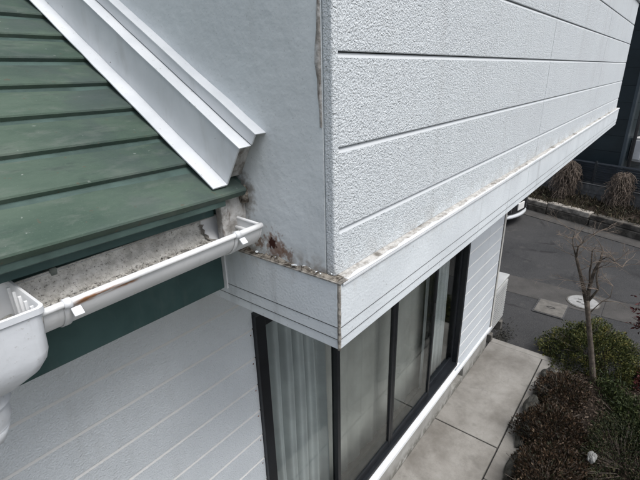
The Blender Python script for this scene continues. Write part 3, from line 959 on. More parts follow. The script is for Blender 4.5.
flash('grey_closer', [(-0.0425, 0.004), (-0.0425, 0.1075), (0.0145, 0.1075), (0.0145, 0.004)], 0.022, 0.05, M['closer'])
flash('grey_closer', [(-0.0118, 0.1085), (-0.0118, 0.1415), (0.0145, 0.1415), (0.0145, 0.1085)], 0.018, 0.05, M['closer'])
m = MB(H)               # crumbling lump of sealant at its foot
m = None
lump = rock_mesh(0.014, 0.012, 0.03, 5, 'sealant_lump', M['dirt'], (0.010, 0.296, H + 0.322), 3)
lump.parent = fl; lump.matrix_parent_inverse = fl.matrix_world.inverted()

# ---- rain gutter with its hopper
gut = empty('rain_gutter', (-0.3, 0.28, H + 0.2), house)
GR = 0.0565; GY = 0.2775; BW = 1.42; BH = 0.006     # the back wall stands further out and higher than the front
def gzr(x): return 0.268 + 0.020 * (x + 0.02)       # rim height falls towards the hopper
def trough(name, xa, xb, rin, rout, mat_in, mat_out, seg=22, K=30):
    mi = MB(H); mo = MB(H)
    for mm, rr in ((mi, rin), (mo, rout)):
        vs = []
        for k in range(K + 1):
            x = xa + (xb - xa) * k / K
            for j in range(seg + 1):
                a = math.pi + math.pi * j / seg
                ca, sa = math.cos(a), math.sin(a)
                yy_ = GY + rr * ca * (1.0 if ca < 0 else BW)
                zz_ = gzr(x) + rr * sa * 1.02 + (BH * ca if ca > 0 else 0.0)
                if mm is mi and mat_in is M['soiled']:
                    zz_ = max(zz_, gzr(x) - 0.037 + 0.004 * fbm((x, yy_, 2), 24, 3))
                vs.append((x, yy_, zz_))
        s1 = seg + 1
        mm.add(vs, [(k * s1 + j, k * s1 + j + 1, (k + 1) * s1 + j + 1, (k + 1) * s1 + j) for k in range(K) for j in range(seg)])
    o = mo.build(name, mat_out, gut, True)
    i = mi.build('inner_lining', mat_in, o, True)
    return o
trough('channel', -0.489, -0.085, GR - 0.0022, GR, M['soiled'], M['gutter'])
trough('channel_end', -0.0835, -0.017, GR - 0.0005, GR + 0.0022, M['gutter'], M['gutter'], K=6)
# rolled front lip and plain back lip
m = MB(H); m.tube([(x, GY - GR - 0.001, gzr(x) + 0.0005) for x in np.linspace(-0.50, -0.085, 24)], 0.0062, 12); m.build('front_lip', M['gutter'], gut, True)
m = MB(H); m.tube([(x, GY - GR - 0.003, gzr(x) + 0.001) for x in (-0.084, -0.05, -0.013)], 0.0072, 12); m.build('front_lip', M['gutter'], gut, True)
m = MB(H); m.tube([(x, GY + GR * BW, gzr(x) + BH + 0.002) for x in np.linspace(-0.49, -0.013, 24)], 0.0022, 8); m.build('back_lip', M['soiled'], gut, True)
m = MB(H)               # end cap
ring = [(GY + (GR + 0.003) * math.cos(a) * (BW if math.cos(a) > 0 else 1), gzr(-0.015) + (GR + 0.003) * math.sin(a) + (BH * math.cos(a) if math.cos(a) > 0 else 0)) for a in np.linspace(math.pi, 2 * math.pi, 24)]
m.prism_x(ring, -0.0168, -0.012)
m.build('end_cap', M['gutter'], gut)
m = MB(H); m.tube([(-0.0145, GY - GR - 0.003, gzr(0) + 0.002), (-0.0145, GY + GR * BW, gzr(0) + BH + 0.001)], 0.004, 10); m.build('end_lip', M['gutter'], gut, True)
m = MB(H); m.tube([(-0.0215, GY - GR + 0.012, gzr(-0.03) - 0.018), (-0.0215, GY + GR - 0.008, gzr(-0.03) - 0.016)], 0.0045, 8); m.build('cross_tie', M['gutter'], gut, True)
m = MB(H)               # ragged tide mark of dirt where the clean end piece starts
vs = []
for k in range(23):
    a = math.pi + math.pi * (k + 2) / 25
    xr = -0.088 + 0.006 * fbm((k, 0, 0), 0.8); rr = GR - 0.004
    ty_ = GY + rr * math.cos(a) * (BW if math.cos(a) > 0 else 1); tz_ = max(gzr(xr) + rr * math.sin(a), gzr(xr) - 0.035) + (BH * math.cos(a) if math.cos(a) > 0 else 0)
    vs += [(xr - 0.004, ty_, tz_ + 0.0004), (xr + 0.008 + 0.007 * fbm((k, 5, 0), 1.1), ty_, tz_ - 0.003)]
m.add(vs, [(2 * k, 2 * k + 1, 2 * k + 3, 2 * k + 2) for k in range(22)])
m.build('tide_mark', M['caulk'], gut, True)
for xb in (-0.088, -0.452):             # joint collars with a white clip tab
    m = MB(H); K = 20; rr = GR + 0.0035; wv = 0.006
    vs = []
    for j in range(K + 1):
        a = math.pi + math.pi * j / K
        for dx in (-wv, wv):
            vs.append((xb + dx, GY + rr * math.cos(a) * (BW if math.cos(a) > 0 else 1), gzr(xb) + rr * math.sin(a) + (BH * math.cos(a) if math.cos(a) > 0 else 0)))
    m.add(vs, [(2 * j, 2 * j + 1, 2 * j + 3, 2 * j + 2) for j in range(K)])
    cb = m.build('collar', M['gutter'], gut, True)
    sol = cb.modifiers.new('solid', 'SOLIDIFY'); sol.thickness = 0.0022
    m = MB(H); m.tube([(xb - wv, GY - GR - 0.002, gzr(xb) + 0.001), (xb + wv, GY - GR - 0.002, gzr(xb) + 0.001)], 0.0088, 12)
    m.build('lip_clip', M['white_trim'], gut, True)
    m = MB(H)
    yy = GY - GR - 0.006
    m.add([(xb + 0.002, yy, gzr(xb) - 0.008), (xb + 0.018, yy, gzr(xb) - 0.008), (xb + 0.018, yy - 0.012, gzr(xb) - 0.019), (xb + 0.002, yy - 0.012, gzr(xb) - 0.019),
           (xb + 0.002, yy + 0.003, gzr(xb) - 0.011), (xb + 0.018, yy + 0.003, gzr(xb) - 0.011), (xb + 0.018, yy - 0.010, gzr(xb) - 0.022), (xb + 0.002, yy - 0.010, gzr(xb) - 0.022)],
          [(0, 1, 2, 3), (4, 7, 6, 5), (0, 4, 5, 1), (1, 5, 6, 2), (2, 6, 7, 3), (3, 7, 4, 0)])
    m.build('clip_tab', M['white_trim'], gut, bevel=0.001)
# crumbs of lichen and grit lying in the channel
m = MB(H)
for k in range(4200):
    x = random.uniform(-0.495, -0.09)
    yy_ = random.uniform(GY - 0.040, GY + 0.052)
    c = Vector((x, yy_, gzr(x) - 0.036 + 0.004 * fbm((x, yy_, 2), 24, 3)))
    s = random.uniform(0.0005, 0.0021)
    vs = [tuple(c + s * Vector((random.gauss(0, 1), random.gauss(0, 1), random.gauss(0, 1)))) for _ in range(4)]
    m.add(vs, [(0, 1, 2), (0, 3, 1), (1, 3, 2), (2, 3, 0)])
tag(m.build('debris', M['crumb'], gut), kind='stuff')

# hopper (collecting box) at the low end
hop = empty('rainwater_hopper', (-0.56, 0.27, H + 0.2), house)
HX0, HX1, HY0, HY1, HZ = -0.705, -0.487, 0.200, 0.365, 0.278
def rrect(x0, x1, y0, y1, r, n=6):
    o = []
    for cx, cy_, a0 in ((x1 - r, y1 - r, 0), (x0 + r, y1 - r, 90), (x0 + r, y0 + r, 180), (x1 - r, y0 + r, 270)):
        for k in range(n + 1):
            a = math.radians(a0 + 90 * k / n)
            o.append((cx + r * math.cos(a), cy_ + r * math.sin(a)))
    return o
def loft(m, loops, close=False):
    n = len(loops[0])
    vs = [p for l in loops for p in l]
    fs = [(i * n + j, i * n + (j + 1) % n, (i + 1) * n + (j + 1) % n, (i + 1) * n + j) for i in range(len(loops) - 1) for j in range(n)]
    m.add(vs, fs)
cxh, cyh = (HX0 + HX1) / 2, (HY0 + HY1) / 2
loops = []
def hl(sx, sy, z, r):
    hw, hd = (HX1 - HX0) / 2 * sx, (HY1 - HY0) / 2 * sy
    return [(x, y, z) for x, y in rrect(cxh - hw, cxh + hw, cyh - hd, cyh + hd, min(r, hw * 0.98, hd * 0.98))]
outer = [hl(1.0, 1.0, HZ, 0.012), hl(1.0, 1.0, HZ - 0.010, 0.012), hl(0.96, 0.96, HZ - 0.012, 0.012), hl(0.945, 0.945, HZ - 0.078, 0.020),
         hl(0.925, 0.915, HZ - 0.095, 0.028), hl(0.85, 0.84, HZ - 0.112, 0.034), hl(0.69, 0.72, HZ - 0.127, 0.045), hl(0.50, 0.58, HZ - 0.135, 0.05)]
# neck rings below
for rad, dz in ((0.047, 0.139), (0.047, 0.160), (0.043, 0.1615), (0.043, 0.166), (0.041, 0.168), (0.041, 0.19), (0.036, 0.20), (0.036, 0.205)):
    outer.append([(cxh + rad * math.cos(a), cyh + rad * math.sin(a), HZ - dz) for a in [math.atan2(p[1] - cyh, p[0] - cxh) for p in hl(0.50, 0.58, 0, 0.05)]])
m = MB(H); loft(m, outer); shell = m.build('box_shell', M['hopper'], hop, True)
e = shell.modifiers.new('split', 'EDGE_SPLIT'); e.split_angle = math.radians(38)
inner = [hl(1.0, 1.0, HZ, 0.012), hl(0.955, 0.95, HZ + 0.0012, 0.011), hl(0.93, 0.925, HZ - 0.004, 0.010), hl(0.90, 0.90, HZ - 0.060, 0.018), hl(0.80, 0.80, HZ - 0.09, 0.02), hl(0.45, 0.45, HZ - 0.112, 0.03), hl(0.05, 0.05, HZ - 0.116, 0.003)]
m = MB(H); loft(m, inner); li = m.build('box_lining', M['gutter'], hop, True)
e = li.modifiers.new('split', 'EDGE_SPLIT'); e.split_angle = math.radians(38)
for k in range(5):                      # ribs on the inside wall where the channel enters
    m = MB(H); y = HY0 + 0.030 + k * 0.026
    m.box(HX1 - 0.0125, HX1 - 0.0050, y, y + 0.004, HZ - 0.075, HZ - 0.006)
    m.build('rib', M['gutter'], hop, bevel=0.0008)
m = MB(H)
vs = []
for j in range(18):
    for i in range(18):
        x = cxh + (i / 17 - 0.5) * 0.19; y = cyh + (j / 17 - 0.5) * 0.14
        vs.append((x, y, HZ - 0.060 + 0.016 * fbm((x, y, 1), 26, 4)))
m.add(vs, [(j * 18 + i, j * 18 + i + 1, (j + 1) * 18 + i + 1, (j + 1) * 18 + i) for j in range(17) for i in range(17)])
m.build('silt', M['soiled'], hop, True)
m = MB(H); m.tube([(cxh, cyh, HZ - 0.198), (cxh - 0.004, cyh + 0.002, HZ - 0.212), (cxh - 0.022, cyh + 0.012, HZ - 0.226), (cxh - 0.06, cyh + 0.04, HZ - 0.238), (cxh - 0.45, YW - 0.09, HZ - 0.33), (cxh - 0.48, YW - 0.06, HZ - 0.36), (cxh - 0.49, YW - 0.055, HZ - 0.42), (cxh - 0.49, YW - 0.055, -2.6)], 0.036, 20)
m.build('downpipe', M['hopper'], hop, True)
m = MB(H)               # rusty hanger and a stub behind the channel
m.box(-0.425, -0.412, GY + GR * BW - 0.004, 0.396, 0.258, 0.274)
m.build('hanger', M['patch'], gut, bevel=0.002)

# ================================================================== THINGS ON THE GROUND
# air conditioner beyond the house corner
ac = empty('air_conditioner', (4.85, 1.0, 0))
tag(ac, 'white outdoor air conditioner unit with lattice grille past the house corner', 'air conditioner')
AX0, AX1, AY0, AY1, AZ = 4.47, 5.12, 0.845, 1.13, 0.77
m = MB(); m.box(AX0, AX1, AY0 + 0.02, AY1, 0.10, AZ - 0.02); m.build('casing', M['ac'], ac, bevel=0.008)
m = MB(); m.box(AX0 - 0.01, AX1 + 0.01, AY0 - 0.01, AY1 + 0.01, AZ - 0.019, AZ + 0.012); m.build('lid', M['ac'], ac, bevel=0.008)
m = MB(); m.box(AX0 + 0.012, AX1 - 0.012, AY0 + 0.012, AY0 + 0.0195, 0.13, AZ - 0.05); m.build('coil_panel', M['iron'], ac)
for k in range(12):
    x = AX0 + 0.02 + k * 0.053
    m = MB(); m.box(x, x + 0.016, AY0 - 0.002, AY0 + 0.010, 0.13, AZ - 0.10); m.build('grille_bar', M['ac'], ac)
for k in range(14):
    z = 0.14 + k * 0.039
    m = MB(); m.box(AX0 + 0.015, AX1 - 0.015, AY0 - 0.005, AY0 - 0.0025, z, z + 0.013); m.build('grille_bar', M['ac'], ac)
m = MB(); m.box(AX0 + 0.012, AX1 - 0.012, AY0 - 0.006, AY0 + 0.011, AZ - 0.098, AZ - 0.052); m.build('name_strip', M['ac'], ac, bevel=0.003)
for x in (AX0 + 0.08, AX1 - 0.16):
    m = MB(); m.box(x, x + 0.08, AY0 - 0.03, AY1 + 0.02, -0.03, 0.0995); m.build('foot', M['lid'], ac, bevel=0.006)

# square drain cover and round pale manhole lid
dc = empty('drain_cover', (6.0, 0.38, -0.02))
tag(dc, 'square concrete drain cover with a dark oval handhole set in the asphalt', 'drain cover')
m = MB(); far_ = None
m.box(5.765, 6.25, 0.165, 0.595, -0.04, -0.012); m.build('surround', M['gap'], dc)
m = MB(); m.box(5.785, 6.23, 0.185, 0.575, -0.04, -0.004); m.build('slab', M['lid'], dc, bevel=0.006)
m = MB()
el = [(6.005 + 0.035 * math.cos(a), 0.38 + 0.062 * math.sin(a)) for a in np.linspace(0, 2 * math.pi, 20, endpoint=False)]
ei = [(6.005 + 0.017 * math.cos(a), 0.38 + 0.038 * math.sin(a)) for a in np.linspace(0, 2 * math.pi, 20, endpoint=False)]
m.add([(x, y, -0.002) for x, y in el] + [(x, y, -0.002) for x, y in ei], [(i, (i + 1) % 20, 20 + (i + 1) % 20, 20 + i) for i in range(20)])
m.build('handhole', M['iron'], dc)
mh = empty('manhole_lid', (6.49, 0.03, -0.02))
tag(mh, 'round pale manhole lid in the gutter strip behind the bare tree', 'manhole lid')
m = MB()
m.tube([(6.50, 0.02, -0.05), (6.50, 0.02, -0.012)], 0.232, 40); m.build('rim', M['lid'], mh)
m = MB(); m.tube([(6.50, 0.02, -0.05), (6.50, 0.02, -0.006)], 0.212, 40); m.build('cover', M['lid_pale'], mh, bevel=0.003)
for dx, dy in ((-0.05, 0.055), (0.05, 0.05), (-0.09, -0.02)):
    m = MB(); m.box(6.50 + dx - 0.012, 6.50 + dx + 0.012, 0.02 + dy - 0.03, 0.02 + dy + 0.03, -0.02, -0.0045); m.build('keyhole', M['iron'], mh)

# stone edging of the far bank
pl = empty('planter_wall', far(0, 0.1, 0)); tag(pl, 'low weathered stone edging of the planted bank across the road', 'stone wall')
u = -9.0; k = 0
while u < 10:
    L = random.uniform(1.05, 1.45)
    m = MB(); ht = 0.27 + random.uniform(-0.02, 0.02)
    far_box(m, u, u + L - 0.02, 0.0 + random.uniform(0, 0.015), 0.20, -0.08, ht * 0.52)
    o = m.build('stone', M['planter_stone'], pl, bevel=0.02)
    m = MB()
    far_box(m, u + 0.01, u + L - 0.015, 0.01 + random.uniform(0, 0.02), 0.23, ht * 0.52 + 0.004, ht)
    o = m.build('stone', M['planter_pale'] if k % 3 != 1 else M['planter_stone'], pl, bevel=0.022)
    u += L; k += 1
# block wall under the louvre fence
bw = empty('block_wall', far(0, 1.05, 0.2)); tag(bw, 'grey concrete block wall below the dark louvre fence', 'block wall')
for row in range(2):
    for i in range(38):
        u = -8 + i * 0.40 + (0.2 if row else 0)
        m = MB(); far_box(m, u, u + 0.392, 1.0, 1.12, 0.26 + row * 0.215, 0.26 + row * 0.215 + 0.209)
        m.build('block', M['block'], bw, bevel=0.004)
m = MB(); far_box(m, -8, 7.4, 0.99, 1.13, 0.694, 0.715); m.build('coping', M['block'], bw, bevel=0.004)
# dark louvre fence
fe = empty('louvre_fence', far(0, 1.06, 0.72)); tag(fe, 'dark horizontal louvre fence standing on the block wall', 'fence')
for i in range(8):
    u0_, u1_ = -7.2 + i * 1.8, -7.2 + (i + 1) * 1.8 - 0.05
    m = MB(); far_box(m, u0_ - 0.045, u0_ - 0.003, 1.04, 1.09, 0.716, 1.28); m.build('post', M['louver'], fe, bevel=0.003)
    m = MB(); far_box(m, u0_, u1_, 1.05, 1.085, 0.722, 0.744); m.build('rail', M['grey_al'], fe)
    for k in range(9):
        z = 0.762 + k * 0.056
        m = MB()
        c = [(u0_, 1.045, z), (u1_, 1.045, z), (u1_, 1.083, z + 0.030), (u0_, 1.083, z + 0.030)]
        m.add([far(a, b, cc) for a, b, cc in c] + [far(a, b, cc + 0.007) for a, b, cc in c],
              [(0, 3, 2, 1), (4, 5, 6, 7), (0, 1, 5, 4), (1, 2, 6, 5), (2, 3, 7, 6), (3, 0, 4, 7)])
        m.build('slat', M['louver'], fe)

# dark neighbouring house
nb = empty('neighbour_house', far(3, 4, 0.2)); tag(nb, 'dark navy metal clad house beyond the louvre fence', 'house')
HU0, HU1, HN0, HN1 = 1.55, 9.5, 1.75, 8.0
m = MB(); far_box(m, HU0 + 0.03, HU1, HN0 + 0.02, HN1, 0.2, 5.8); nbw = m.build('wall', M['navy'], nb)
for k in range(14):                     # broad cladding boards
    z = 0.25 + k * 0.395
    m = MB(); far_box(m, HU0 + 0.06, HU1, HN0, HN0 + 0.019, z, z + 0.388); m.build('cladding_board', M['navy'], nbw)
    m = MB(); far_box(m, HU0, HU0 + 0.029, HN0 + 0.08, HN1, z, z + 0.388); m.build('cladding_board', M['navy'], nbw)
m = MB(); far_box(m, HU0 - 0.01, HU0 + 0.058, HN0 - 0.012, HN0 + 0.075, 0.2, 5.8); m.build('corner_trim', M['navy_trim'], nb)
m = MB(); m.tube([far(HU0 - 0.14, HN0 + 0.06, 0.2), far(HU0 - 0.14, HN0 + 0.06, 5.75)], 0.04, 12); m.build('downpipe', M['grey_al'], nb, True)
m = MB(); far_box(m, 4.2, 5.6, HN0 - 0.02, HN0 - 0.002, 3.9, 5.0); wf = m.build('window', M['grey_al'], nb)
m = MB(); far_box(m, 4.26, 4.88, HN0 - 0.03, HN0 - 0.021, 3.96, 4.94); far_box(m, 4.92, 5.54, HN0 - 0.03, HN0 - 0.021, 3.96, 4.94); m.build('pane', M['car_glass'], wf)
m = MB()
a = [(HU0 - 0.4, HN0 - 0.5, 5.8), (HU1 + 0.4, HN0 - 0.5, 5.8), (HU1 + 0.4, HN1 + 0.5, 5.8), (HU0 - 0.4, HN1 + 0.5, 5.8), (HU0 + 2.5, 4.9, 7.4), (HU1 - 2.5, 4.9, 7.4)]
m.add([far(*p) for p in a], [(0, 3, 2, 1), (0, 1, 5, 4), (1, 2, 5), (2, 3, 4, 5), (3, 0, 4)]); m.build('roof', M['grey_roof'], nb)


m = MB(); far_box(m, HU0 - 0.32, HU0 - 0.005, HN0 + 0.22, HN0 + 0.95, 1.22, 1.80); ub = m.build('utility_box', M['ac'], nb, bevel=0.02)
m = MB(); far_box(m, HU0 - 0.27, HU0 - 0.05, HN0 + 0.205, HN0 + 0.2195, 1.28, 1.74); m.build('box_door', M['white_trim'], ub, bevel=0.004)
# ---- cars
def make_car(name, loc, rotz, label, paint, boxy=False):
    root = empty(name, (0, 0, 0)); tag(root, label, 'car')
    L, W = (3.7, 1.62)
    # body stations: x, half width, z low, z high, roundness
    if boxy:
        stn = [(0.0, 0.60, 0.30, 0.78), (0.06, 0.70, 0.22, 0.95), (0.25, 0.76, 0.19, 1.05), (0.9, 0.79, 0.18, 1.08), (2.8, 0.79, 0.18, 1.08), (3.55, 0.77, 0.2, 1.05), (3.7, 0.66, 0.3, 0.95)]
        cab = [(0.35, 0.70, 1.02, 1.08), (0.72, 0.71, 1.02, 1.72), (1.1, 0.72, 1.02, 1.82), (3.3, 0.71, 1.02, 1.80), (3.62, 0.69, 1.02, 1.66), (3.68, 0.66, 1.02, 1.08)]
    else:
        stn = [(0.0, 0.42, 0.30, 0.62), (0.05, 0.60, 0.22, 0.70), (0.20, 0.73, 0.18, 0.78), (0.55, 0.79, 0.17, 0.86), (1.1, 0.81, 0.17, 0.93), (2.6, 0.81, 0.17, 0.95), (3.4, 0.78, 0.2, 0.95), (3.62, 0.70, 0.26, 0.90), (3.7, 0.58, 0.34, 0.78)]
        cab = [(0.95, 0.70, 0.88, 0.93), (1.35, 0.66, 0.88, 1.28), (1.75, 0.62, 0.88, 1.46), (2.6, 0.62, 0.88, 1.47), (3.2, 0.60, 0.88, 1.32), (3.55, 0.60, 0.88, 0.98)]
    def ringp(x, hw, zl, zh, n=20, e=0.38):
        o = []
        for k in range(n):
            a = 2 * math.pi * k / n
            c, s = math.cos(a), math.sin(a)
            o.append((x, hw * math.copysign(abs(c) ** e, c), (zl + zh) / 2 + (zh - zl) / 2 * math.copysign(abs(s) ** e, s)))
        return o
    m = MB(); loft(m, [ringp(*s) for s in stn]); m.f += [tuple(range(20))[::-1], tuple(range((len(stn) - 1) * 20, len(stn) * 20))]
    m.build('body', paint, root, True)
    m = MB(); loft(m, [ringp(s[0], s[1], s[2], s[3], 20, 0.5) for s in cab]); m.f += [tuple(range(20))[::-1], tuple(range((len(cab) - 1) * 20, len(cab) * 20))]
    m.build('cabin', paint, root, True)
    # glass: windscreen, rear screen, side windows just proud of the cabin
    a, b = cab[0], cab[2]
    m = MB(); hz0, hz1 = a[3] + 0.03, b[3] - 0.06
    m.add([(a[0] + 0.02, -0.60, hz0 + 0.02), (a[0] + 0.02, 0.60, hz0 + 0.02), (b[0] - 0.10, 0.52, hz1), (b[0] - 0.10, -0.52, hz1),
           (a[0] - 0.02, -0.60, hz0 + 0.04), (a[0] - 0.02, 0.60, hz0 + 0.04), (b[0] - 0.15, 0.52, hz1 + 0.03), (b[0] - 0.15, -0.52, hz1 + 0.03)],
          [(4, 5, 6, 7), (0, 3, 2, 1), (0, 1, 5, 4), (1, 2, 6, 5), (2, 3, 7, 6), (3, 0, 4, 7)])
    m.build('windscreen', M['car_glass'], root)
    for s in (-1, 1):
        for xa, xb in ((b[0] - 0.22, b[0] + 0.42), (b[0] + 0.47, b[0] + 1.15)):
            m = MB(); y0 = s * 0.60; y1 = s * (b[1] + 0.085)
            m.box(xa, xb, min(y0, y1), max(y0, y1), cab[0][2] + 0.13, b[3] - 0.14); m.build('side_window', M['car_glass'], root, bevel=0.03)
        m = MB(); m.add([(0.05, s * 0.44, 0.60), (0.30, s * 0.715, 0.66), (0.34, s * 0.71, 0.78), (0.08, s * 0.44, 0.70), (0.15, s * 0.40, 0.60), (0.42, s * 0.64, 0.66), (0.42, s * 0.60, 0.76), (0.2, s * 0.40, 0.70)],
                        [(0, 1, 2, 3), (4, 7, 6, 5), (0, 4, 5, 1), (1, 5, 6, 2), (2, 6, 7, 3), (3, 7, 4, 0)])
        m.build('headlight', M['lamp'], root, bevel=0.01)
        m = MB(); m.box(b[0] - 0.42, b[0] - 0.28, min(s * 0.80, s * 0.95), max(s * 0.80, s * 0.95), 0.93, 1.07); m.build('door_mirror', paint, root, bevel=0.03)
        for x in (0.68, 2.98):
            m = MB(); m.tube([(x, s * 0.66, 0.29), (x, s * 0.825, 0.29)], 0.29, 26)
            ty = m.build('wheel', M['tyre'], root, bevel=0.03)
            m = MB(); m.tube([(x, s * 0.81, 0.29), (x, s * 0.835, 0.29)], 0.19, 20); m.build('rim', M['chrome'], ty, bevel=0.012)
        m = MB(); m.box(3.60, 3.70, min(s * 0.52, s * 0.70), max(s * 0.52, s * 0.70), 0.66, 0.88); m.build('tail_light', M['rust'], root, bevel=0.02)
    m = MB(); loft(m, [ringp(-0.012, 0.36, 0.30, 0.60, 16, 0.3), ringp(0.025, 0.54, 0.295, 0.62, 16, 0.3), ringp(0.14, 0.70, 0.30, 0.62, 16, 0.3)])
    m.f += [tuple(range(16))[::-1]]; m.build('grille', M['car_dark'], root)
    m = MB(); pts = [(0.24 - 0.27 * math.cos(a * 1.1) , 0.70 * math.sin(a) , 0.245) for a in np.linspace(-1.45, 1.45, 17)]
    m.tube(pts, 0.045, 10); m.build('bumper_lip', paint, root, True)
    m = MB(); m.box(-0.045, -0.020, -0.165, 0.165, 0.37, 0.535); m.build('licence_plate', M['plate'], root, bevel=0.004)
    root.location = loc; root.rotation_euler = (0, 0, rotz)
    return root


# local +x runs from nose to tail
make_car('parked_car', (9.84, 1.93, -0.03), math.radians(82), 'white car with dark grille parked by the far roadside beneath the balcony end', M['car_white'])

# ================================================================== PLANTS
def bush(name, x, y, z, rx, ry, rz_, n, size, mat, label, seed, group=None, cat='shrub', aspect=0.5, upb=0.5, stems=True, tone_amp=0.5):
    root = empty(name, (x, y, z)); tag(root, label, cat, group)
    r = np.random.default_rng(seed)
    d = r.normal(size=(n, 3)); d /= np.linalg.norm(d, axis=1)[:, None]
    d[:, 2] = np.abs(d[:, 2]) * 1.0 - 0.12
    rad = 1 - np.abs(r.normal(0, 0.16, n))
    off = Vector((seed * 1.3, seed * 0.7, 0))
    lump = np.array([mnoise.fractal(Vector(q) * 1.6 + off, 0.8, 2.0, 4) for q in d])
    clump = np.array([mnoise.noise(Vector(q) * 6.0 + off) for q in d])
    rr = rad * (1 + 0.32 * lump + 0.10 * clump)
    keep = clump > -0.42
    p = np.stack([x + d[:, 0] * rx * rr, y + d[:, 1] * ry * rr, z + 0.02 + np.maximum(d[:, 2], -0.05) * rz_ * 1.05 * rr], 1)[keep]
    dd = d[keep] * 0.7 + r.normal(0, 0.55, (keep.sum(), 3)); dd[:, 2] += upb
    tones = 0.45 + tone_amp * clump[keep] + r.normal(0, 0.22, keep.sum())
    leaves('foliage', mat, p, dd, size * r.uniform(0.6, 1.35, keep.sum()), tones, root, aspect)
    if stems:
        m = MB()
        for k in range(46):
            a = r.uniform(0, 6.28); q = r.uniform(0.2, 1.0)
            e = (x + rx * q * math.cos(a), y + ry * q * math.sin(a), z + rz_ * (1.12 - 0.55 * q) * r.uniform(0.85, 1.15))
            mid = (x + rx * q * 0.45 * math.cos(a + 0.3), y + ry * q * 0.45 * math.sin(a + 0.3), z + rz_ * 0.45)
            m.tube([(x + 0.05 * math.cos(a), y + 0.05 * math.sin(a), z - 0.08), mid, e], [0.007, 0.0035, 0.0016], 5)
        m.build('stems', M['bark'], root)
    return root


bush('clipped_shrub', 4.86, -0.34, -0.02, 0.49, 0.53, 0.50, 21000, 0.026, M['leaf_box'], 'rounded olive green shrub beside the asphalt behind the bare tree', 11, aspect=0.5)
BR = 'low shrubs filling the garden bed'
bush('low_shrub', 2.50, -0.32, 0.02, 0.50, 0.38, 0.40, 9000, 0.026, M['leaf_brown'], 'reddish brown low shrub nearest the camera against the path', 21, BR)
bush('low_shrub', 3.18, -0.20, 0.03, 0.44, 0.30, 0.30, 7500, 0.026, M['leaf_brown'], 'reddish brown low shrub midway along the path edge', 22, BR)
bush('low_shrub', 3.86, -0.18, 0.03, 0.38, 0.27, 0.24, 5500, 0.025, M['leaf_brown'], 'small reddish brown low shrub at the street end of the bed', 23, BR)
bush('low_shrub', 3.16, -0.82, 0.08, 0.58, 0.42, 0.30, 9000, 0.024, M['leaf_green'], 'dark green low shrub in the middle of the garden bed', 24, BR, aspect=0.35)
bush('low_shrub', 3.75, -0.82, 0.08, 0.42, 0.36, 0.22, 6500, 0.024, M['leaf_green'], 'dark green low shrub just in front of the bare tree', 25, BR, aspect=0.35)
bush('low_shrub', 2.42, -1.08, 0.05, 0.50, 0.42, 0.34, 8000, 0.026, M['leaf_brown'], 'brown low shrub around the pale stone at the lower edge of view', 26, BR)
bush('low_shrub', 3.25, -1.75, 0.05, 0.60, 0.50, 0.40, 7000, 0.028, M['leaf_green'], 'dark green low shrub at the right edge of view', 27, BR)
bush('low_shrub', 4.75, -1.15, 0.02, 0.38, 0.36, 0.26, 4500, 0.028, M['leaf_red'], 'low dark red shrub right of the bare tree by the road', 28, BR)
# mossy green tuft trailing from the tree's foot
r = np.random.default_rng(41)
n = 3200
s = r.uniform(0, 1, n)
cx = 4.28 - 0.85 * s + r.normal(0, 0.05, n); cyy = -0.50 - 0.42 * s + r.normal(0, 0.06, n)
pz = np.array([bed_z(a, b) for a, b in zip(cx, cyy)]) + 0.02 + np.abs(r.normal(0, 0.07, n)) * (1.2 - 0.5 * s)
dd = r.normal(0, 0.6, (n, 3)); dd[:, 2] += 0.9
mg = leaves('moss_tuft', M['leaf_grass'], np.stack([cx, cyy, pz], 1), dd, r.uniform(0.02, 0.055, n), 0.4 + r.normal(0, 0.28, n), None, 0.3)
tag(mg, 'bright mossy green tufts trailing from the foot of the bare tree', 'ground cover', kind='stuff')
# litter of dry leaves and stems over the soil
n = 9000
cx = r.uniform(1.6, 4.62, n); cyy = -0.02 - np.abs(r.normal(0, 0.9, n))
pz = np.array([bed_z(a, b) for a, b in zip(cx, cyy)]) + 0.008 + np.abs(r.normal(0, 0.012, n))
dd = r.normal(0, 1, (n, 3)); dd[:, 2] *= 0.25
tag(leaves('leaf_litter', M['leaf_dry'], np.stack([cx, cyy, pz], 1), dd, r.uniform(0.012, 0.045, n), 0.25 + r.normal(0, 0.25, n), None, 0.4), 'dead leaves scattered over the garden soil', 'leaf litter', kind='stuff')

# garden stones along the path
ST = 'stones edging the garden bed'
for k, (x, y, z, a, b, c, lab) in enumerate([
        (2.15, -0.08, 0.03, 0.24, 0.08, 0.09, 'long grey edging stone nearest the camera beside the path'),
        (2.66, -0.02, 0.02, 0.23, 0.07, 0.08, 'grey edging stone beside the narrow path strip, below the brown shrub'),
        (3.13, 0.02, 0.025, 0.20, 0.07, 0.085, 'grey edging stone close to the path joint'),
        (3.53, 0.06, 0.045, 0.15, 0.07, 0.12, 'tallest pale grey edging stone halfway along the bed'),
        (3.87, 0.04, 0.02, 0.13, 0.07, 0.10, 'pale grey rounded edging stone before the path end'),
        (4.20, 0.03, 0.005, 0.15, 0.09, 0.12, 'dark rounded edging stone next to the path end')]):
    tag(rock_mesh(a, b, c, k + 3, 'edging_stone', M['rock'], (x, y, z)), lab, 'stone', ST)
tag(rock_mesh(0.055, 0.034, 0.04, 34, 'pale_stone', M['white_rock'], (2.87, -0.55, 0.325)), 'small pale stone sitting among the brown shrubs', 'stone')

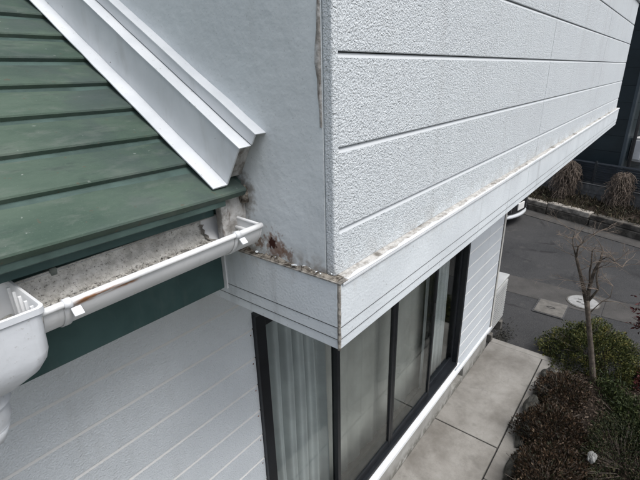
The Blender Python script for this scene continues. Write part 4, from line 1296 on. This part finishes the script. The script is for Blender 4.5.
# bare tree
def limb(m, p, d, L, r0_, depth, rnd, droop=0.0, split=(2, 3), twig=0.0018):
    n = 6
    pts = [Vector(p)]; d = Vector(d).normalized()
    for k in range(n):
        d = (d + Vector((rnd.gauss(0, .13), rnd.gauss(0, .13), rnd.gauss(0, .10) + droop))).normalized()
        pts.append(pts[-1] + d * (L / n))
    m.tube(pts, [r0_ * (1 - 0.55 * k / n) for k in range(n + 1)], 6 if depth > 1 else 4)
    if depth > 0:
        for k in range(rnd.randint(*split)):
            i = rnd.randint(2, n)
            nd = (d + Vector((rnd.gauss(0, .65), rnd.gauss(0, .65), rnd.gauss(0.1, .4)))).normalized()
            limb(m, pts[i], nd, L * rnd.uniform(0.5, 0.75), max(twig, r0_ * 0.45), depth - 1, rnd, droop, split, twig)


tree = empty('bare_tree', (4.323, -0.404, 0)); tag(tree, 'small leafless tree with forked grey trunk beside the path end', 'tree')
def T(*a): return [Vector(q) for q in a]
m = MB()
m.tube(T((4.323, -0.41, -0.05), (4.322, -0.395, 0.12), (4.321, -0.31, 0.48), (4.32, -0.206, 0.895), (4.319, -0.165, 1.066)), [0.040, 0.031, 0.027, 0.025, 0.027], 12)
m.build('trunk', M['bark'], tree, True)
br = [([(4.319, -0.165, 1.05), (4.318, -0.10, 1.232), (4.29, -0.043, 1.397), (4.27, 0.011, 1.548)], [0.028, 0.020, 0.017, 0.015]),
      ([(4.319, -0.165, 1.05), (4.33, -0.162, 1.251), (4.36, -0.171, 1.408), (4.38, -0.203, 1.532), (4.39, -0.20, 1.644)], [0.026, 0.018, 0.016, 0.014, 0.009]),
      ([(4.33, -0.162, 1.251), (4.31, -0.134, 1.40), (4.28, -0.134, 1.514), (4.27, -0.119, 1.648)], [0.013, 0.010, 0.008, 0.006]),
      ([(4.319, -0.17, 1.03), (4.33, -0.242, 1.215), (4.33, -0.20, 1.36), (4.35, -0.20, 1.45)], [0.015, 0.011, 0.010, 0.008]),
      ([(4.32, -0.206, 0.895), (4.36, -0.25, 0.98), (4.40, -0.30, 1.06), (4.42, -0.36, 1.12), (4.43, -0.36, 1.25)], [0.009, 0.006, 0.005, 0.004, 0.003]),
      ([(4.38, -0.203, 1.532), (4.36, -0.254, 1.59), (4.33, -0.328, 1.564), (4.33, -0.40, 1.52)], [0.006, 0.005, 0.004, 0.003]),
      ([(4.27, 0.011, 1.548), (4.26, 0.014, 1.674), (4.25, -0.018, 1.72), (4.25, -0.03, 1.80)], [0.010, 0.007, 0.005, 0.003]),
      ([(4.27, 0.011, 1.548), (4.28, 0.06, 1.66), (4.28, 0.078, 1.74), (4.29, 0.074, 1.82)], [0.009, 0.006, 0.005, 0.003])]
rnd = random.Random(5)
for pts, rads in br:
    m = MB(); m.tube(T(*pts), rads, 9)
    b_ = m.build('branch', M['bark'], tree, True)
    m = MB()
    for k in range(6):
        i = rnd.randint(1, len(pts) - 1)
        limb(m, pts[i], (rnd.gauss(0, .7), rnd.gauss(0, 1.0), 0.5), rnd.uniform(0.12, 0.30), 0.0042, 3, rnd, 0, (1, 3), 0.0013)
    m.build('twigs', M['twig'], b_)

# red leaved maple standing outside the right edge, its tips reaching in
mp = empty('red_maple', (3.05, -1.12, 0.1)); tag(mp, 'dark red leaved tree whose branch tips reach in at the right edge', 'tree')
m = MB(); m.tube(T((3.05, -1.12, -0.05), (3.08, -1.10, 0.55), (3.16, -1.02, 1.1), (3.22, -0.98, 1.5), (3.2, -1.0, 1.85)), [0.035, 0.028, 0.022, 0.015, 0.008], 10)
m.build('trunk', M['bark_dark'], mp, True)
tips = []
rnd = random.Random(12)
m = MB()
ends = [(3.24, -0.575, 1.62), (3.30, -0.565, 1.50), (3.20, -0.60, 1.74), (3.36, -0.62, 1.44), (3.1, -0.72, 1.8), (3.3, -0.85, 1.95), (3.45, -0.95, 1.8), (3.0, -1.3, 1.9), (3.4, -1.3, 1.75), (2.9, -1.1, 1.7), (3.16, -0.68, 1.58), (3.34, -0.60, 1.56)]
for e in ends:
    s_ = Vector((3.2, -1.0, rnd.uniform(1.25, 1.75)))
    e = Vector(e); mid = s_.lerp(e, 0.5) + Vector((0, 0, 0.06))
    m.tube([s_, mid, e], [0.007, 0.005, 0.002], 6)
    for k in range(30):
        q = mid.lerp(e, rnd.uniform(0.15, 1.05)) + Vector((rnd.gauss(0, .03), rnd.gauss(0, .03), rnd.gauss(0, .035)))
        base = Vector((rnd.gauss(0, .5), rnd.gauss(0, .5), rnd.gauss(-.3, .3))).normalized()
        for w_ in range(3):
            dv = base + Vector((rnd.gauss(0, .5), rnd.gauss(0, .5), rnd.gauss(0, .4)))
            tips.append((tuple(q), tuple(dv)))
m.build('branches', M['bark_dark'], mp, True)
P_ = np.array([a for a, b in tips]); D_ = np.array([b for a, b in tips])
leaves('foliage', M['leaf_red'], P_, D_, rng.uniform(0.022, 0.048, len(P_)), 0.4 + rng.normal(0, 0.28, len(P_)), mp, 0.38)

# two dried weeping shrubs before the fence, and weeds on the bank
def weeping(u, nn, zb, h, wd, seed, label):
    c = Vector(far(u, nn, zb))
    root = empty('dried_shrub', tuple(c)); tag(root, label, 'shrub', 'dried shrubs on the bank')
    rnd = random.Random(seed)
    m = MB(); m.tube([c + Vector((0, 0, -0.05)), c + Vector((0.01, 0.02, h * 0.45)), c + Vector((0, 0, h * 0.8))], [0.03, 0.022, 0.012], 8)
    m.build('stem', M['bark_dark'], root)
    m = MB(); P, D, Z = [], [], []
    for k in range(620):
        a = rnd.uniform(0, 6.283); zz_ = rnd.uniform(0.12, 1.0)
        lob = 0.85 + 0.45 * fbm((math.cos(a) * 1.4, math.sin(a) * 1.4 + zz_ * 2.0, seed), 1.5, 3)
        env = math.sin(math.pi * min(1, 0.12 + 0.80 * zz_)) ** 0.6 * lob
        rr = wd * env * rnd.uniform(0.55, 1.05)
        o = Vector((math.cos(a), math.sin(a), 0))
        p1 = c + o * rr + Vector((0, 0, h * zz_))
        p0 = c + o * rr * 0.25 + Vector((0, 0, h * zz_ * 0.92 - 0.02))
        L = h * rnd.uniform(0.08, 0.26)
        p2 = p1 + o * L * 0.35 + Vector((rnd.gauss(0, .04), rnd.gauss(0, .04), -L * 0.5))
        p3 = p2 + Vector((rnd.gauss(0, .03), rnd.gauss(0, .03), -L * 0.6))
        if p3.z < c.z: p3.z = c.z + 0.01
        m.tube([p0, p1, p2, p3], [0.005, 0.0045, 0.0038, 0.003], 4, cap=False)
        for q in range(5):
            p = p1.lerp(p2, rnd.random()) if rnd.random() < .5 else p2.lerp(p3, rnd.random())
            P.append(tuple(p)); D.append((rnd.gauss(0, .8), rnd.gauss(0, .8), rnd.gauss(-.2, .6))); Z.append(rnd.uniform(0.02, 0.05))
    m.build('hanging_twigs', M['twig'], root)
    leaves('dry_leaves', M['leaf_dry'], P, D, Z, np.clip(rng.normal(0.5, 0.28, len(P)), 0, 1), root, 0.3)


weeping(2.30, 0.85, 0.22, 1.02, 0.30, 3, 'dried brown weeping shrub partly hidden by the balcony band')
weeping(1.02, 0.92, 0.24, 0.92, 0.27, 9, 'dried brown weeping shrub in front of the navy house corner')
r = np.random.default_rng(77)
n = 9000
uu = r.uniform(-6, 9, n); nn_ = r.uniform(0.10, 1.0, n)
x = PF.x + DF.x * uu + NF.x * nn_; y = PF.y + DF.y * uu + NF.y * nn_
cl = np.array([mnoise.noise(Vector((a * 1.6, b * 1.6, 0))) for a, b in zip(x, y)])
kp = cl > -0.25
z = 0.20 + 0.12 * np.minimum(1, (nn_ - 0.12) / 0.8)
P = np.stack([x, y, z + np.abs(r.normal(0, 0.04, n))], 1)[kp]
dd = r.normal(0, 0.6, (kp.sum(), 3)); dd[:, 2] = np.abs(dd[:, 2]) + 0.3
tag(leaves('weeds', M['weed'], P, dd, r.uniform(0.04, 0.15, kp.sum()), 0.45 + 0.5 * cl[kp] + r.normal(0, 0.2, kp.sum()), None, 0.16), 'dry and green weeds on the bank across the road', 'weeds', kind='stuff')
# loose grit where the path, wall and asphalt meet
m = MB()
for k in range(420):
    x = 4.68 + abs(random.gauss(0, 0.22)); y = 0.80 + random.gauss(0, 0.07) - 0.05
    s = random.uniform(0.004, 0.013); c = Vector((x, y, -0.028))
    m.add([tuple(c + s * Vector((random.gauss(0, 1), random.gauss(0, 1), abs(random.gauss(0, .8))))) for _ in range(4)], [(0, 1, 2), (0, 3, 1), (1, 3, 2), (2, 3, 0)])
tag(m.build('grit', M['rock']), 'loose grit at the foot of the house corner', 'grit', kind='stuff')
